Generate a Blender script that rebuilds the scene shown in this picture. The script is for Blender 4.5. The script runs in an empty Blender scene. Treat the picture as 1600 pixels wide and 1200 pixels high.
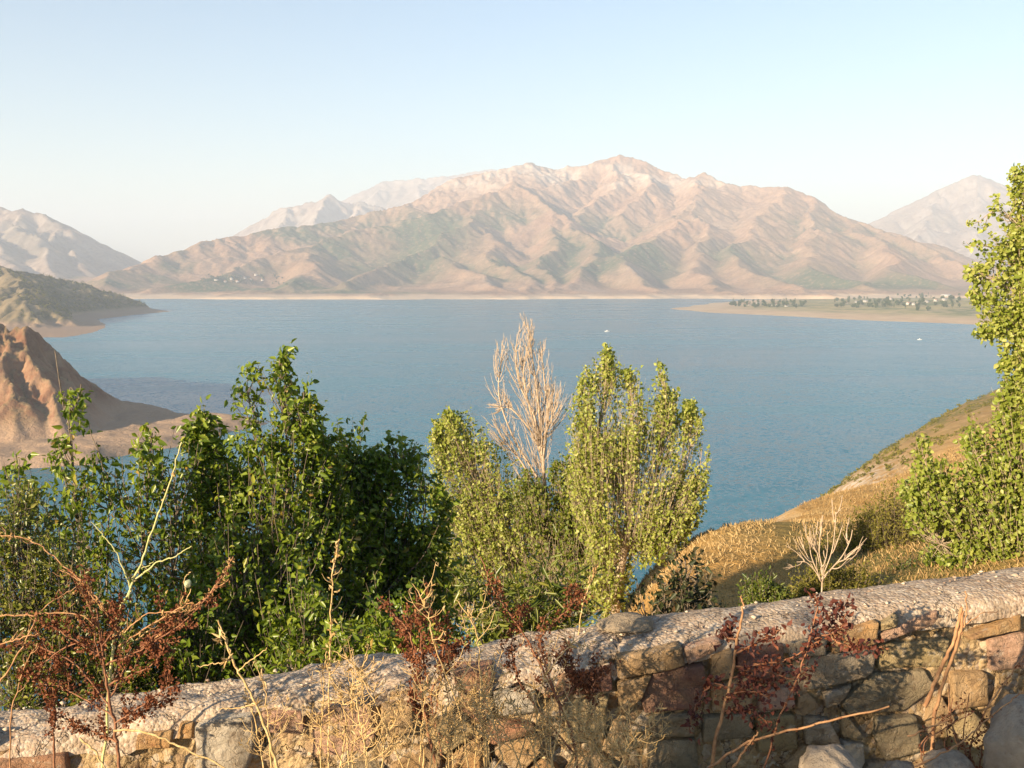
import bpy, math, random
import numpy as np
from mathutils import Vector
SC = bpy.context.scene
COL = SC.collection
# ------------------------------------------------------------------ camera
F = 1570.0                                   # focal length in photograph pixels (1600 wide)
P = math.atan(175 / F)                       # the lens looks slightly down
cam = bpy.data.cameras.new('camera')
cam.sensor_width = 36.0
cam.lens = 36.0 * F / 1600
cam.clip_start = 0.1
cam.clip_end = 60000
co = bpy.data.objects.new('camera', cam)
COL.objects.link(co)
co.rotation_euler = (math.pi / 2 - P, 0, 0)
SC.camera = co
# ------------------------------------------------------------------ sky, sun, exposure
EL, AZ = math.radians(17), math.radians(46)  # low evening sun, behind the camera and to its left
w = bpy.data.worlds.new('World')
SC.world = w
w.use_nodes = True
sky = w.node_tree.nodes.new('ShaderNodeTexSky')
sky.sky_type = 'NISHITA'
sky.sun_disc = False
sky.sun_elevation = EL
sky.sun_rotation = math.pi + AZ
sky.altitude = 900
sky.air_density = 1.3
sky.dust_density = 0.6
sky.ozone_density = 3.0
w.node_tree.links.new(sky.outputs[0], w.node_tree.nodes['Background'].inputs[0])
w.node_tree.nodes['Background'].inputs[1].default_value = 0.080
sd = bpy.data.lights.new('sun', 'SUN')
sd.energy = 5.0
sd.angle = math.radians(0.5)
sd.color = (1.0, 0.80, 0.54)
so = bpy.data.objects.new('sun', sd)
COL.objects.link(so)
S = Vector((-math.sin(AZ) * math.cos(EL), -math.cos(AZ) * math.cos(EL), math.sin(EL)))
so.rotation_euler = S.to_track_quat('Z', 'Y').to_euler()
vs = SC.view_settings
vs.view_transform = 'Standard'
vs.look = 'None'
vs.exposure = 1.34
vs.gamma = 1.0
HAZE = 9.0e-5
SC.cycles.volume_bounces = 1
SC.cycles.max_bounces = 6
SC.cycles.transparent_max_bounces = 8
SC.cycles.caustics_reflective = False
SC.cycles.caustics_refractive = False

# ------------------------------------------------------------------ placing helpers
cP, sP = math.cos(P), math.sin(P)
LAKE = -120.0
def ray(px, py):
    u, v = (px - 800) / F, (600 - py) / F
    return np.array((u, cP + v * sP, -sP + v * cP))
def at(px, py, d):
    """point that lies d metres ahead of the camera on the sight line through a photograph pixel"""
    r = ray(px, py)
    return r * (d / r[1])
def at_water(px, py):
    r = ray(px, py)
    return r * (LAKE / r[2])
def on_wall(px, py):
    """point of the wall's front face seen through a pixel"""
    r = ray(px, py)
    # front face: y = 3.05 + 0.13*x
    k = 3.05 / (r[1] - 0.13 * r[0])
    return r * k
def wall_y(x):
    return 3.05 + 0.13 * x

# ------------------------------------------------------------------ scene helpers
def link(o, parent=None):
    COL.objects.link(o)
    if parent is not None:
        o.parent = parent
    return o
def tag(o, label=None, cat=None, group=None, kind=None):
    if label: o['label'] = label
    if cat: o['category'] = cat
    if group: o['group'] = group
    if kind: o['kind'] = kind
    return o
def thing(name, label, cat, loc=(0, 0, 0), group=None):
    o = bpy.data.objects.new(name, None)
    o.empty_display_size = 0.1
    o.location = loc
    link(o)
    return tag(o, label, cat, group)
def mesh_np(name, verts, faces, mat=None, smooth=True, tint=None, attrs=None):
    """faces: list of (n,k) int arrays"""
    me = bpy.data.meshes.new(name)
    verts = np.asarray(verts, dtype=np.float32)
    faces = [np.asarray(f, dtype=np.int32) for f in faces if len(f)]
    loops = np.concatenate([f.ravel() for f in faces]) if faces else np.zeros(0, np.int32)
    tot = np.concatenate([np.full(len(f), f.shape[1], np.int32) for f in faces]) if faces else np.zeros(0, np.int32)
    start = np.concatenate([[0], np.cumsum(tot)[:-1]]).astype(np.int32) if len(tot) else tot
    me.vertices.add(len(verts))
    me.vertices.foreach_set('co', verts.ravel())
    me.loops.add(len(loops))
    me.loops.foreach_set('vertex_index', loops)
    me.polygons.add(len(tot))
    me.polygons.foreach_set('loop_start', start)
    me.polygons.foreach_set('loop_total', tot)
    me.update(calc_edges=True)
    if smooth:
        me.polygons.foreach_set('use_smooth', np.ones(len(tot), bool))
    a = dict(attrs or {})
    if tint is not None:
        a['tint'] = tint
    for k, v in a.items():
        at_ = me.attributes.new(k, 'FLOAT', 'POINT')
        at_.data.foreach_set('value', np.asarray(v, np.float32))
    if mat is not None:
        me.materials.append(mat)
    return me
def obj(name, me, parent=None, loc=None):
    o = bpy.data.objects.new(name, me)
    if loc is not None:
        o.location = loc
    return link(o, parent)

# ------------------------------------------------------------------ noise in numpy
def _hash(ix, iy, seed):
    h = (ix.astype(np.int64) * 374761393 + iy.astype(np.int64) * 668265263 + seed * 2147483647 + 1013904223) & 0xFFFFFFFF
    h = ((h ^ (h >> 13)) * 1274126177) & 0xFFFFFFFF
    h = ((h ^ (h >> 16)) * 2246822519) & 0xFFFFFFFF
    h = h ^ (h >> 15)
    return h.astype(np.float64) / 4294967295.0
def vnoise(x, y, seed=0):
    ix, iy = np.floor(x), np.floor(y)
    fx, fy = x - ix, y - iy
    fx = fx * fx * fx * (fx * (fx * 6 - 15) + 10)
    fy = fy * fy * fy * (fy * (fy * 6 - 15) + 10)
    a = _hash(ix, iy, seed); b = _hash(ix + 1, iy, seed)
    c = _hash(ix, iy + 1, seed); d = _hash(ix + 1, iy + 1, seed)
    return (a + (b - a) * fx) * (1 - fy) + (c + (d - c) * fx) * fy      # 0..1
def fbm(x, y, oct=4, seed=0, gain=0.5):
    s, a, t = 0, 1.0, 0
    for i in range(oct):
        s = s + a * (vnoise(x, y, seed + i * 17) * 2 - 1)
        t += a
        a *= gain
        x, y = x * 2.03 + 11.3, y * 2.03 - 7.7
    return s / t
def ridged(x, y, oct=4, seed=0):
    s, a, t = 0, 1.0, 0
    for i in range(oct):
        s = s + a * (1 - np.abs(vnoise(x, y, seed + i * 31) * 2 - 1))
        t += a
        a *= 0.5
        x, y = x * 2.1 + 3.3, y * 2.1 + 9.1
    return s / t
def gullies(X, Y, H, cell, amp, wave, octaves=4, seed=0, lac=1.9, gain=0.52, mask=None):
    """rills and spurs that run down the fall line of a height field"""
    gy, gx = np.gradient(H, cell, cell)
    h = H.copy()
    for o in range(octaves):
        g = np.sqrt(gx * gx + gy * gy) + 1e-6
        sx, sy = -gy / g, gx / g
        st = np.clip(g / 0.35, 0, 1)
        if mask is not None:
            st = st * mask
        u, v = X / wave, Y / wave
        iu, iv = np.floor(u), np.floor(v)
        C = np.zeros_like(H); D = np.zeros_like(H); W = np.zeros_like(H)
        for a in (-1, 0, 1, 2):
            for b in (-1, 0, 1, 2):
                px = iu + a + (_hash(iu + a, iv + b, seed + o * 7) - .5) * .9
                py = iv + b + (_hash(iu + a, iv + b, seed + o * 7 + 3) - .5) * .9
                dx, dy = u - px, v - py
                ww = np.exp(-2.2 * (dx * dx + dy * dy))
                ph = (dx * sx + dy * sy) * 5.2 + 6.283 * _hash(iu + a, iv + b, seed + 5) * .35
                C += ww * np.cos(ph); D += -ww * np.sin(ph) * 5.2; W += ww
        C /= W; D /= W
        h += amp * st * (C - .35 * np.abs(C))
        gx = gx + amp * st * D * sx / wave
        gy = gy + amp * st * D * sy / wave
        wave /= lac
        amp *= gain
    return h
def ridge_field(X, Y, ridges, k=0.55, L=1600., soft=18., warp=0., wscale=600., seed=1):
    if warp:
        wx = fbm(X / wscale, Y / wscale, 4, seed) * warp
        wy = fbm(X / wscale + 40, Y / wscale + 9, 4, seed + 5) * warp
        X, Y = X + wx, Y + wy
    H = None
    for r in ridges:
        kk = k
        if isinstance(r, tuple):
            kk, r = r
        pts = np.array([at(*p) if not isinstance(p, np.ndarray) else p for p in r])
        R = None
        for p, q in zip(pts[:-1], pts[1:]):
            ex, ey = q[0] - p[0], q[1] - p[1]
            t = np.clip(((X - p[0]) * ex + (Y - p[1]) * ey) / (ex * ex + ey * ey), 0, 1)
            d = np.hypot(X - p[0] - t * ex, Y - p[1] - t * ey)
            z = p[2] + t * (q[2] - p[2]) - kk * L * np.log1p(d / L)
            R = z if R is None else np.maximum(R, z)
        if H is None:
            H = R
        else:
            m = np.maximum(H, R)
            H = m + soft * np.log(np.exp((H - m) / soft) + np.exp((R - m) / soft)) - 0.0
    return H
def poly_sd(X, Y, poly):
    """signed distance to a polygon, positive inside"""
    poly = np.asarray(poly)
    n = len(poly)
    D = np.full(X.shape, 1e18)
    inside = np.zeros(X.shape, bool)
    for i in range(n):
        ax, ay = poly[i][:2]; bx, by = poly[(i + 1) % n][:2]
        ex, ey = bx - ax, by - ay
        t = np.clip(((X - ax) * ex + (Y - ay) * ey) / (ex * ex + ey * ey + 1e-9), 0, 1)
        D = np.minimum(D, (X - ax - t * ex) ** 2 + (Y - ay - t * ey) ** 2)
        c = ((ay > Y) != (by > Y)) & (X < (bx - ax) * (Y - ay) / ((by - ay) if by != ay else 1e-9) + ax)
        inside ^= c
    D = np.sqrt(D)
    return np.where(inside, D, -D)
def grid_faces(ny, nx):
    i = np.arange(ny * nx).reshape(ny, nx)
    return np.stack([i[:-1, :-1], i[:-1, 1:], i[1:, 1:], i[1:, :-1]], -1).reshape(-1, 4)
def heightfield(name, X, Y, H, mat, attrs=None, cut=None):
    V = np.stack([X, Y, H], -1).reshape(-1, 3)
    f = grid_faces(*X.shape)
    if cut is not None:
        f = f[(H.ravel()[f] > cut).any(1)]
    return obj(name, mesh_np(name, V, [f], mat, True, attrs={k: v.ravel() for k, v in (attrs or {}).items()}))
def smooth01(a, lo, hi):
    t = np.clip((a - lo) / (hi - lo), 0, 1)
    return t * t * (3 - 2 * t)
def blur(H, n):
    for _ in range(n):
        Q = np.pad(H, 1, mode='edge')
        H = (Q[1:-1, :-2] + Q[1:-1, 2:] + Q[:-2, 1:-1] + Q[2:, 1:-1] + 4 * H) / 8
    return H

# ------------------------------------------------------------------ material helpers
class NT:
    def __init__(s, name):
        s.m = bpy.data.materials.new(name)
        s.m.use_nodes = True
        s.t = s.m.node_tree
        s.b = s.t.nodes['Principled BSDF']
        s.out = s.t.nodes['Material Output']
        s.geo = s.n('ShaderNodeNewGeometry')
        s.pos = s.geo.outputs['Position']
    def n(s, ty, **k):
        x = s.t.nodes.new(ty)
        for a, v in k.items():
            setattr(x, a, v)
        return x
    def l(s, a, b):
        if hasattr(a, 'is_output'):
            s.t.links.new(a, b)
        else:
            b.default_value = a
    def noise(s, scale, detail=4, rough=.55, vec=None, out='Fac', dist=0.):
        x = s.n('ShaderNodeTexNoise')
        s.l(vec if vec is not None else s.pos, x.inputs['Vector'])
        x.inputs['Scale'].default_value = scale
        x.inputs['Detail'].default_value = detail
        x.inputs['Roughness'].default_value = rough
        x.inputs['Distortion'].default_value = dist
        return x.outputs[out]
    def voro(s, scale, feature='F1', out='Distance', vec=None):
        x = s.n('ShaderNodeTexVoronoi', feature=feature)
        s.l(vec if vec is not None else s.pos, x.inputs['Vector'])
        x.inputs['Scale'].default_value = scale
        return x.outputs[out]
    def ramp(s, f, *stops, interp='LINEAR'):
        x = s.n('ShaderNodeValToRGB')
        x.color_ramp.interpolation = interp
        e = x.color_ramp.elements
        while len(e) < len(stops):
            e.new(0.5)
        for el, (p, c) in zip(e, stops):
            el.position = p
            el.color = (*c, 1) if not isinstance(c, (int, float)) else (c, c, c, 1)
        s.l(f, x.inputs[0])
        return x.outputs[0]
    def mix(s, f, a, b, mode='MIX'):
        x = s.n('ShaderNodeMix', data_type='RGBA', blend_type=mode)
        s.l(f, x.inputs[0])
        for v, i in ((a, 6), (b, 7)):
            if isinstance(v, tuple):
                v = (*v, 1)
            s.l(v, x.inputs[i])
        return x.outputs[2]
    def math(s, op, a, b=0.0, c=None):
        x = s.n('ShaderNodeMath', operation=op)
        s.l(a, x.inputs[0]); s.l(b, x.inputs[1])
        if c is not None: s.l(c, x.inputs[2])
        return x.outputs[0]
    def vmath(s, op, a, b):
        x = s.n('ShaderNodeVectorMath', operation=op)
        s.l(a, x.inputs[0]); s.l(b, x.inputs[1])
        return x.outputs[0]
    def rng(s, v, a, b, c, d):
        x = s.n('ShaderNodeMapRange')
        s.l(v, x.inputs[0])
        for i, q in enumerate((a, b, c, d)):
            x.inputs[i + 1].default_value = q
        return x.outputs[0]
    def attr(s, name):
        return s.n('ShaderNodeAttribute', attribute_name=name).outputs['Fac']
    def z(s):
        x = s.n('ShaderNodeSeparateXYZ'); s.l(s.pos, x.inputs[0]); return x.outputs['Z']
    def slope(s):
        x = s.n('ShaderNodeSeparateXYZ'); s.l(s.geo.outputs['Normal'], x.inputs[0]); return x.outputs['Z']
    def bump(s, h, dist, strength=1.0):
        x = s.n('ShaderNodeBump')
        x.inputs['Strength'].default_value = strength
        x.inputs['Distance'].default_value = dist
        s.l(h, x.inputs['Height'])
        s.l(x.outputs[0], s.b.inputs['Normal'])
        return x
    def done(s, col, rough=.9, spec=.2):
        s.l((*col, 1) if isinstance(col, tuple) else col, s.b.inputs['Base Color'])
        s.l(rough, s.b.inputs['Roughness'])
        s.b.inputs['Specular IOR Level'].default_value = spec
        return s.m
def leaf_material(name, stops, translucent=.35, rough=.45, spec=.4, trans_tint=(1.0, 1.0, .55)):
    """leaf blades: colour by leaf, light passing through"""
    m = NT(name)
    col = m.ramp(m.attr('tint'), *stops)
    m.done(col, rough, spec)
    tr = m.n('ShaderNodeBsdfTranslucent')
    m.l(m.mix(1.0, col, trans_tint, 'MULTIPLY'), tr.inputs[0])
    mx = m.n('ShaderNodeMixShader')
    mx.inputs[0].default_value = translucent
    m.l(m.b.outputs[0], mx.inputs[1]); m.l(tr.outputs[0], mx.inputs[2])
    m.l(mx.outputs[0], m.out.inputs['Surface'])
    return m.m
def stem_material(name, a, b, scale=60, rough=.8):
    m = NT(name)
    tc = m.n('ShaderNodeTexCoord').outputs['Object']
    c = m.mix(m.ramp(m.noise(scale, 3, vec=tc), (.35, 0.), (.65, 1.)), a, b)
    m.bump(m.noise(scale * 3, 3, vec=tc), .002, .6)
    return m.done(c, rough, .2)
# ================================================================== THE LARGE STRUCTURE
# ------------------------------------------------------------------ lake
m = NT('lake_water')
n1 = m.noise(0.35, 3, .6, out='Color')
n2 = m.noise(0.05, 2, .5, out='Color')
v = m.vmath('ADD', m.vmath('MULTIPLY', m.vmath('SUBTRACT', n1, (.5, .5, .5)), (.62, .62, 0)),
            m.vmath('MULTIPLY', m.vmath('SUBTRACT', n2, (.5, .5, .5)), (.16, .16, 0)))
nn = m.n('ShaderNodeVectorMath', operation='NORMALIZE')
m.l(m.vmath('ADD', v, (0, 0, 1)), nn.inputs[0])
m.l(nn.outputs[0], m.b.inputs['Normal'])
sx = m.n('ShaderNodeMapping'); m.l(m.pos, sx.inputs[0]); sx.inputs['Scale'].default_value = (.6, 2.2, 1); sx.inputs['Rotation'].default_value = (0, 0, .12)
gust = m.noise(.0035, 5, .6, vec=sx.outputs[0])
col = m.mix(m.ramp(gust, (.35, 0.), (.66, 1.)), (.009, .100, .152), (.020, .142, .196))
m.done(col, m.rng(gust, .3, .7, .22, .30), .25)
m.b.inputs['IOR'].default_value = 1.33
M_WATER = m.m
me = mesh_np('lake', [(-16000, 20, LAKE), (16000, 20, LAKE), (16000, 15000, LAKE), (-16000, 15000, LAKE)], [[(0, 1, 2, 3)]], M_WATER, False)
tag(obj('lake', me), 'wide blue reservoir lake with wind ripples below the mountain', 'lake', kind='structure')

# ------------------------------------------------------------------ mountain materials
def mountain_material(name, soil_a, soil_b, rockc, green, sand=(.58, .43, .29), fine=.02, bumpd=6.):
    m = NT(name)
    n = m.noise(fine * .25, 5, .6)
    c = m.mix(m.ramp(n, (.32, 0.), (.68, 1.)), soil_a, soil_b)
    c = m.mix(m.math('MULTIPLY', m.ramp(m.noise(fine * 3., 6, .7), (.47, 0.), (.62, 1.)), .6), c, tuple(x * .50 for x in soil_a))
    c = m.mix(m.math('MULTIPLY', m.attr('rock'), m.ramp(m.noise(fine * .8, 6, .7), (.38, .25), (.6, 1.))), c, rockc)
    sc = m.math('MULTIPLY', m.attr('scrub'), m.ramp(m.noise(fine * 2.2, 5, .7), (.32, .1), (.50, 1.)))
    c = m.mix(sc, c, green)
    zz = m.math('ADD', m.z(), m.rng(m.noise(.01, 3), 0, 1, -9, 9))
    c = m.mix(m.ramp(m.rng(zz, LAKE - 2, LAKE + 26, 0, 1), (0., 1.), (.45, .85), (.75, 0.)), c, sand)
    m.bump(m.noise(fine * 2, 7, .65), bumpd, .8)
    return m.done(c, .95, .05)
M_MOUNT = mountain_material('mountain_slope', (.300, .172, .108), (.440, .278, .175), (.50, .41, .33), (.062, .086, .040))
M_FAR = mountain_material('far_range', (.26, .18, .14), (.38, .29, .22), (.40, .33, .28), (.14, .13, .095), fine=.01, bumpd=10)

# ------------------------------------------------------------------ main mountain
def make_main():
    xs = np.arange(-4300, 5300, 11.5); ys = np.arange(4330, 9900, 11.5)
    X, Y = np.meshgrid(xs, ys)
    R = [
        # skyline behind: from the far left shoulder over the rocky crest to the right foot
        (.62, [(560, 352, 8200), (640, 318, 8300), (690, 297, 8500), (722, 275, 8700), (762, 266, 8800), (820, 252, 8900), (850, 261, 8950), (900, 258, 9000), (940, 250, 9050),
               (972, 241, 9100), (1008, 253, 9000), (1042, 268, 8900), (1075, 277, 8700), (1114, 270, 8500), (1150, 285, 8300), (1190, 291, 8200), (1222, 291, 8100), (1268, 308, 7900),
               (1320, 338, 7600), (1380, 356, 7300), (1440, 382, 6900), (1500, 408, 6500), (1560, 430, 6000), (1640, 450, 5600)]),
        # left shoulder
        (.40, [(640, 322, 7600), (560, 340, 7300), (500, 346, 7000), (430, 357, 6700), (360, 372, 6400), (300, 391, 6100), (240, 409, 5700), (190, 428, 5250), (168, 442, 5000)]),
        # the brown cone in the middle and its spurs
        (.62, [(905, 275, 8600), (850, 300, 8000), (792, 284, 7600), (770, 300, 7400), (735, 330, 7000), (715, 352, 6600), (690, 380, 6200), (640, 402, 5800), (580, 428, 5300), (555, 446, 4950)]),
        (.62, [(792, 284, 7600), (845, 315, 7200), (890, 345, 6800), (925, 378, 6200), (950, 398, 5800)]),
        (.55, [(770, 300, 7400), (680, 330, 7000), (600, 350, 6700), (520, 372, 6300), (440, 400, 5800), (330, 430, 5250), (230, 448, 4900)]),
        (.58, [(735, 345, 6900), (760, 380, 6200), (790, 410, 5700), (812, 440, 5200), (820, 458, 4750)]),
        (.58, [(860, 340, 6900), (860, 380, 6200), (850, 415, 5700), (845, 445, 5100)]),
        # under the summit
        (.62, [(972, 241, 9100), (955, 290, 8300), (935, 322, 7700), (915, 348, 7100)]),
        (.6, [(1008, 253, 9000), (1010, 300, 8000), (985, 335, 7400)]),
        # big right mass
        (.58, [(1114, 270, 8500), (1092, 310, 7700), (1060, 345, 7000), (1010, 372, 6500), (975, 398, 5900), (925, 418, 5500), (885, 442, 5100), (860, 456, 4800)]),
        (.70, [(1010, 372, 6500), (985, 394, 5750), (990, 410, 5450), (1010, 430, 5200), (1035, 448, 4950), (1060, 460, 4700)]),
        (.58, [(1092, 310, 7700), (1100, 350, 6900), (1085, 385, 6300), (1100, 415, 5700), (1120, 440, 5200), (1128, 460, 4750)]),
        (.58, [(1222, 291, 8100), (1200, 330, 7300), (1165, 362, 6700), (1150, 392, 6100), (1180, 420, 5600), (1210, 440, 5200), (1240, 456, 4850)]),
        (.58, [(1268, 308, 7900), (1270, 345, 7100), (1255, 380, 6500), (1280, 410, 5900), (1320, 432, 5400), (1350, 450, 5000)]),
        (.55, [(1320, 338, 7600), (1360, 372, 6800), (1390, 398, 6200), (1430, 424, 5600), (1470, 446, 5150)]),
        (.5, [(700, 398, 5900), (740, 425, 5400), (760, 450, 4900)]),
        (.5, [(480, 395, 5900), (500, 420, 5500), (470, 446, 4950)]),
    ]
    H = ridge_field(X, Y, R, soft=14, warp=150, wscale=520, seed=3)
    sh = 4490 + 90 * fbm(X / 700, Y * 0, 4, 5) + 60 * np.sin(X / 410)
    base = LAKE + 3 + .035 * (Y - sh)
    H = np.maximum(H, base) + 6 * np.exp(-np.abs(H - base) / 20)
    cap = LAKE - 6 + .5 * (Y - sh) + 25 * fbm(X / 160, Y / 160, 3, 8)
    H0 = H
    H = H + 20 * fbm(X / 420, Y / 420, 5, 21)
    rel = np.clip((H - LAKE) / 250, .18, 1)
    H = gullies(X, Y, blur(H, 3), 11.5, 15, 190, 5, seed=4, mask=rel * (.55 + .45 * smooth01(fbm(X / 900, Y / 900, 2, 88), -.3, .3)))
    H = gullies(X, Y, H, 11.5, 3.2, 62, 2, seed=14, mask=rel)
    H = H + rel * (20 * (ridged(X / 300, Y / 300, 6, 33) - .6) + 7 * fbm(X / 40, Y / 40, 4, 2))
    # broken crags of the pale upper crest
    up = smooth01(H, 560, 820) * smooth01(X, -1600, -900) * (1 - smooth01(X, 1500, 2300))
    H = H + up * 38 * (ridged(X / 110 + .3 * fbm(X / 200, Y / 200, 2, 5), Y / 260, 5, 9) - .62)
    bl = smooth01(fbm(X / 330, Y / 330, 3, 91), -.2, .3) * (1 - smooth01(H, -60, 40)) * smooth01(H, LAKE, LAKE + 10)
    H = H + bl * (26 * (ridged(X / 90, Y / 130, 4, 92) - .45))
    H = np.minimum(H, np.maximum(cap, LAKE - 30))
    # what grows where
    gy, gx = np.gradient(H, 11.5, 11.5)
    lap = blur(H, 60) - blur(H, 4)
    valley = smooth01(lap, 1, 16)
    band = smooth01(H, -110, -40) * (1 - smooth01(H, 250, 620))
    leftness = 1 - .65 * smooth01(X, -200, 1200)
    patch = smooth01(fbm(X / 520, Y / 520, 4, 44), -.15, .35)
    scrub = band * np.clip(.5 * valley * (.35 + .65 * patch) + .9 * patch * leftness * (.45 + .55 * smooth01(-gx, -.15, .2)), 0, 1)
    def blob(px, py, d, rx, ry, s):
        p = at(px, py, d)
        return s * np.exp(-(((X - p[0]) / rx) ** 2 + ((Y - p[1]) / ry) ** 2))
    scrub = scrub + blob(620, 400, 5900, 420, 420, .7) + blob(680, 365, 6500, 260, 300, .7) + blob(1010, 392, 6000, 170, 330, 1.0) + blob(965, 415, 5600, 150, 250, .8)
    scrub = scrub + blob(1290, 425, 5600, 330, 330, .8) + blob(1400, 440, 5300, 320, 260, .8) + blob(420, 436, 5050, 500, 130, .9) + blob(560, 446, 4800, 420, 90, .8) + blob(1130, 395, 6200, 150, 300, .5)
    scrub = np.clip(scrub * 1.5, 0, 1) * smooth01(H, LAKE + 8, LAKE + 24)
    rock = 1.1 * up * smooth01(fbm(X / 260, Y / 500, 3, 71), -.35, .05) * smooth01(np.hypot(gx, gy), .25, .5) + .12 * smooth01(np.hypot(gx, gy), .75, 1.05)
    rock = np.clip(rock * (1 - smooth01(H, 900, 985)), 0, 1)
    bare = blob(1000, 425, 5350, 110, 260, 1.) + blob(770, 440, 5100, 170, 200, .8) + blob(1130, 330, 7300, 200, 260, .8) + blob(930, 448, 5000, 150, 120, .8)
    scrub = scrub * (1 - np.clip(bare, 0, 1))
    rock = np.clip(rock + .35 * bare, 0, 1)
    o = heightfield('mountain', X, Y, H, M_MOUNT, {'scrub': scrub, 'rock': rock}, LAKE - 25)
    tag(o, 'broad reddish brown mountain across the lake with a pale rocky crest', 'mountain', kind='structure')
    return X, Y, H
MX, MY, MH = make_main()

def far_range(label, ridges, x0, x1, y0, y1, cell, k=.6, seed=1, scrub=.2, amp=38, wave=420, base=None):
    X, Y = np.meshgrid(np.arange(x0, x1, cell), np.arange(y0, y1, cell))
    H = ridge_field(X, Y, ridges, k=k, L=2500, soft=25, warp=160, wscale=900, seed=seed)
    H = np.maximum(H, LAKE + 8)
    H = H + 35 * fbm(X / 600, Y / 600, 5, seed + 2)
    rel = np.clip((H - LAKE) / 300, .1, 1)
    H = gullies(X, Y, blur(H, 2), cell, amp, wave, 4, seed=seed + 4, mask=rel)
    H = H + rel * 38 * (ridged(X / 330, Y / 330, 5, seed + 8) - .6)
    gy, gx = np.gradient(H, cell, cell)
    rock = smooth01(np.hypot(gx, gy), .6, 1.0)
    sc = scrub * smooth01(fbm(X / 700, Y / 700, 4, seed + 11), -.2, .4)
    o = heightfield('mountain_range', X, Y, np.maximum(H, LAKE - 20), M_FAR, {'scrub': sc, 'rock': rock})
    tag(o, label, 'mountain', kind='structure')
# hazy left flank of the valley
far_range('hazy grey blue mountain slope closing the valley at the left edge',
    [[(-420, 250, 8600), (-200, 290, 8300), (-60, 308, 8100), (0, 322, 8000), (30, 333, 7900), (50, 334, 7800), (75, 348, 7700), (100, 361, 7600), (118, 380, 7450), (150, 402, 7300), (178, 422, 7100), (196, 440, 7000)],
     [(-60, 308, 8100), (-30, 350, 7400), (0, 385, 6800), (30, 415, 6300)], [(30, 333, 7900), (50, 365, 7300), (75, 395, 6800), (95, 425, 6300)],
     [(100, 361, 7600), (125, 395, 7100), (150, 425, 6700)], [(-200, 290, 8300), (-160, 350, 7300), (-120, 400, 6300)]],
    -7200, -2450, 5600, 9200, 17, seed=61, scrub=.5)
far_range('bluish jagged ridge peeking out behind the mountain left shoulder',
    [[(330, 385, 12500), (380, 362, 12300), (405, 348, 12200), (425, 333, 12000), (450, 326, 12000), (468, 322, 12000), (485, 315, 12000), (510, 307, 12000), (530, 318, 12000), (560, 318, 12100), (600, 326, 12200), (660, 335, 12200)],
     [(510, 307, 12000), (490, 345, 11000)], [(450, 326, 12000), (430, 355, 11200)], [(560, 318, 12100), (560, 350, 11000)]],
    -4300, 200, 10400, 13600, 20, seed=15, k=.75)
far_range('pale pink far ridge fading into haze left of the summit',
    [[(520, 325, 16000), (560, 303, 16000), (600, 284, 16000), (628, 281, 16000), (660, 280, 16000), (690, 276, 16000), (730, 270, 16000), (770, 264, 16000), (830, 275, 16000), (950, 290, 16000)],
     [(600, 284, 16000), (580, 330, 14800)], [(660, 280, 16000), (650, 320, 14800)], [(730, 270, 16000), (720, 310, 14800)]],
    -4000, 2200, 14300, 17500, 30, seed=25)
far_range('faint hazy mountain standing far off at the right edge',
    [[(1340, 372, 12600), (1372, 350, 12700), (1400, 340, 12800), (1425, 322, 12900), (1450, 308, 13000), (1470, 296, 13000), (1500, 282, 13000), (1530, 275, 13000), (1555, 279, 13000), (1600, 300, 13000), (1660, 320, 13000), (1760, 330, 13000), (1900, 370, 13000)],
     [(1470, 296, 13000), (1440, 350, 11800), (1420, 400, 10500)], [(1530, 275, 13000), (1530, 340, 11800), (1520, 400, 10500)], [(1600, 300, 13000), (1620, 360, 11600), (1600, 410, 10400)]],
    3600, 9000, 10000, 14200, 24, seed=35)
far_range('faintest hills across the valley gap between the left slope and mountain',
    [[(40, 410, 14500), (120, 404, 14500), (180, 408, 14500), (230, 410, 14500), (270, 403, 14600), (330, 392, 14700), (420, 380, 14800), (520, 372, 14800)],
     [(230, 410, 14500), (215, 424, 13200)], [(330, 392, 14700), (300, 418, 13200)]],
    -8000, -2000, 12600, 16000, 36, seed=45, amp=40)

# valley floor behind everything, so the ground goes on to the horizon
m = NT('valley_floor')
me = mesh_np('valley_floor', [(-26000, 8200, LAKE + 2), (26000, 8200, LAKE + 2), (26000, 26000, LAKE + 2), (-26000, 26000, LAKE + 2)], [[(0, 1, 2, 3)]],
             m.done(m.mix(m.noise(.002, 4), (.2, .17, .1), (.3, .24, .16)), .95, .05), False)
tag(obj('valley_floor', me), 'dry valley floor stretching away beyond the mountain', 'ground', kind='structure')

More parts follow.
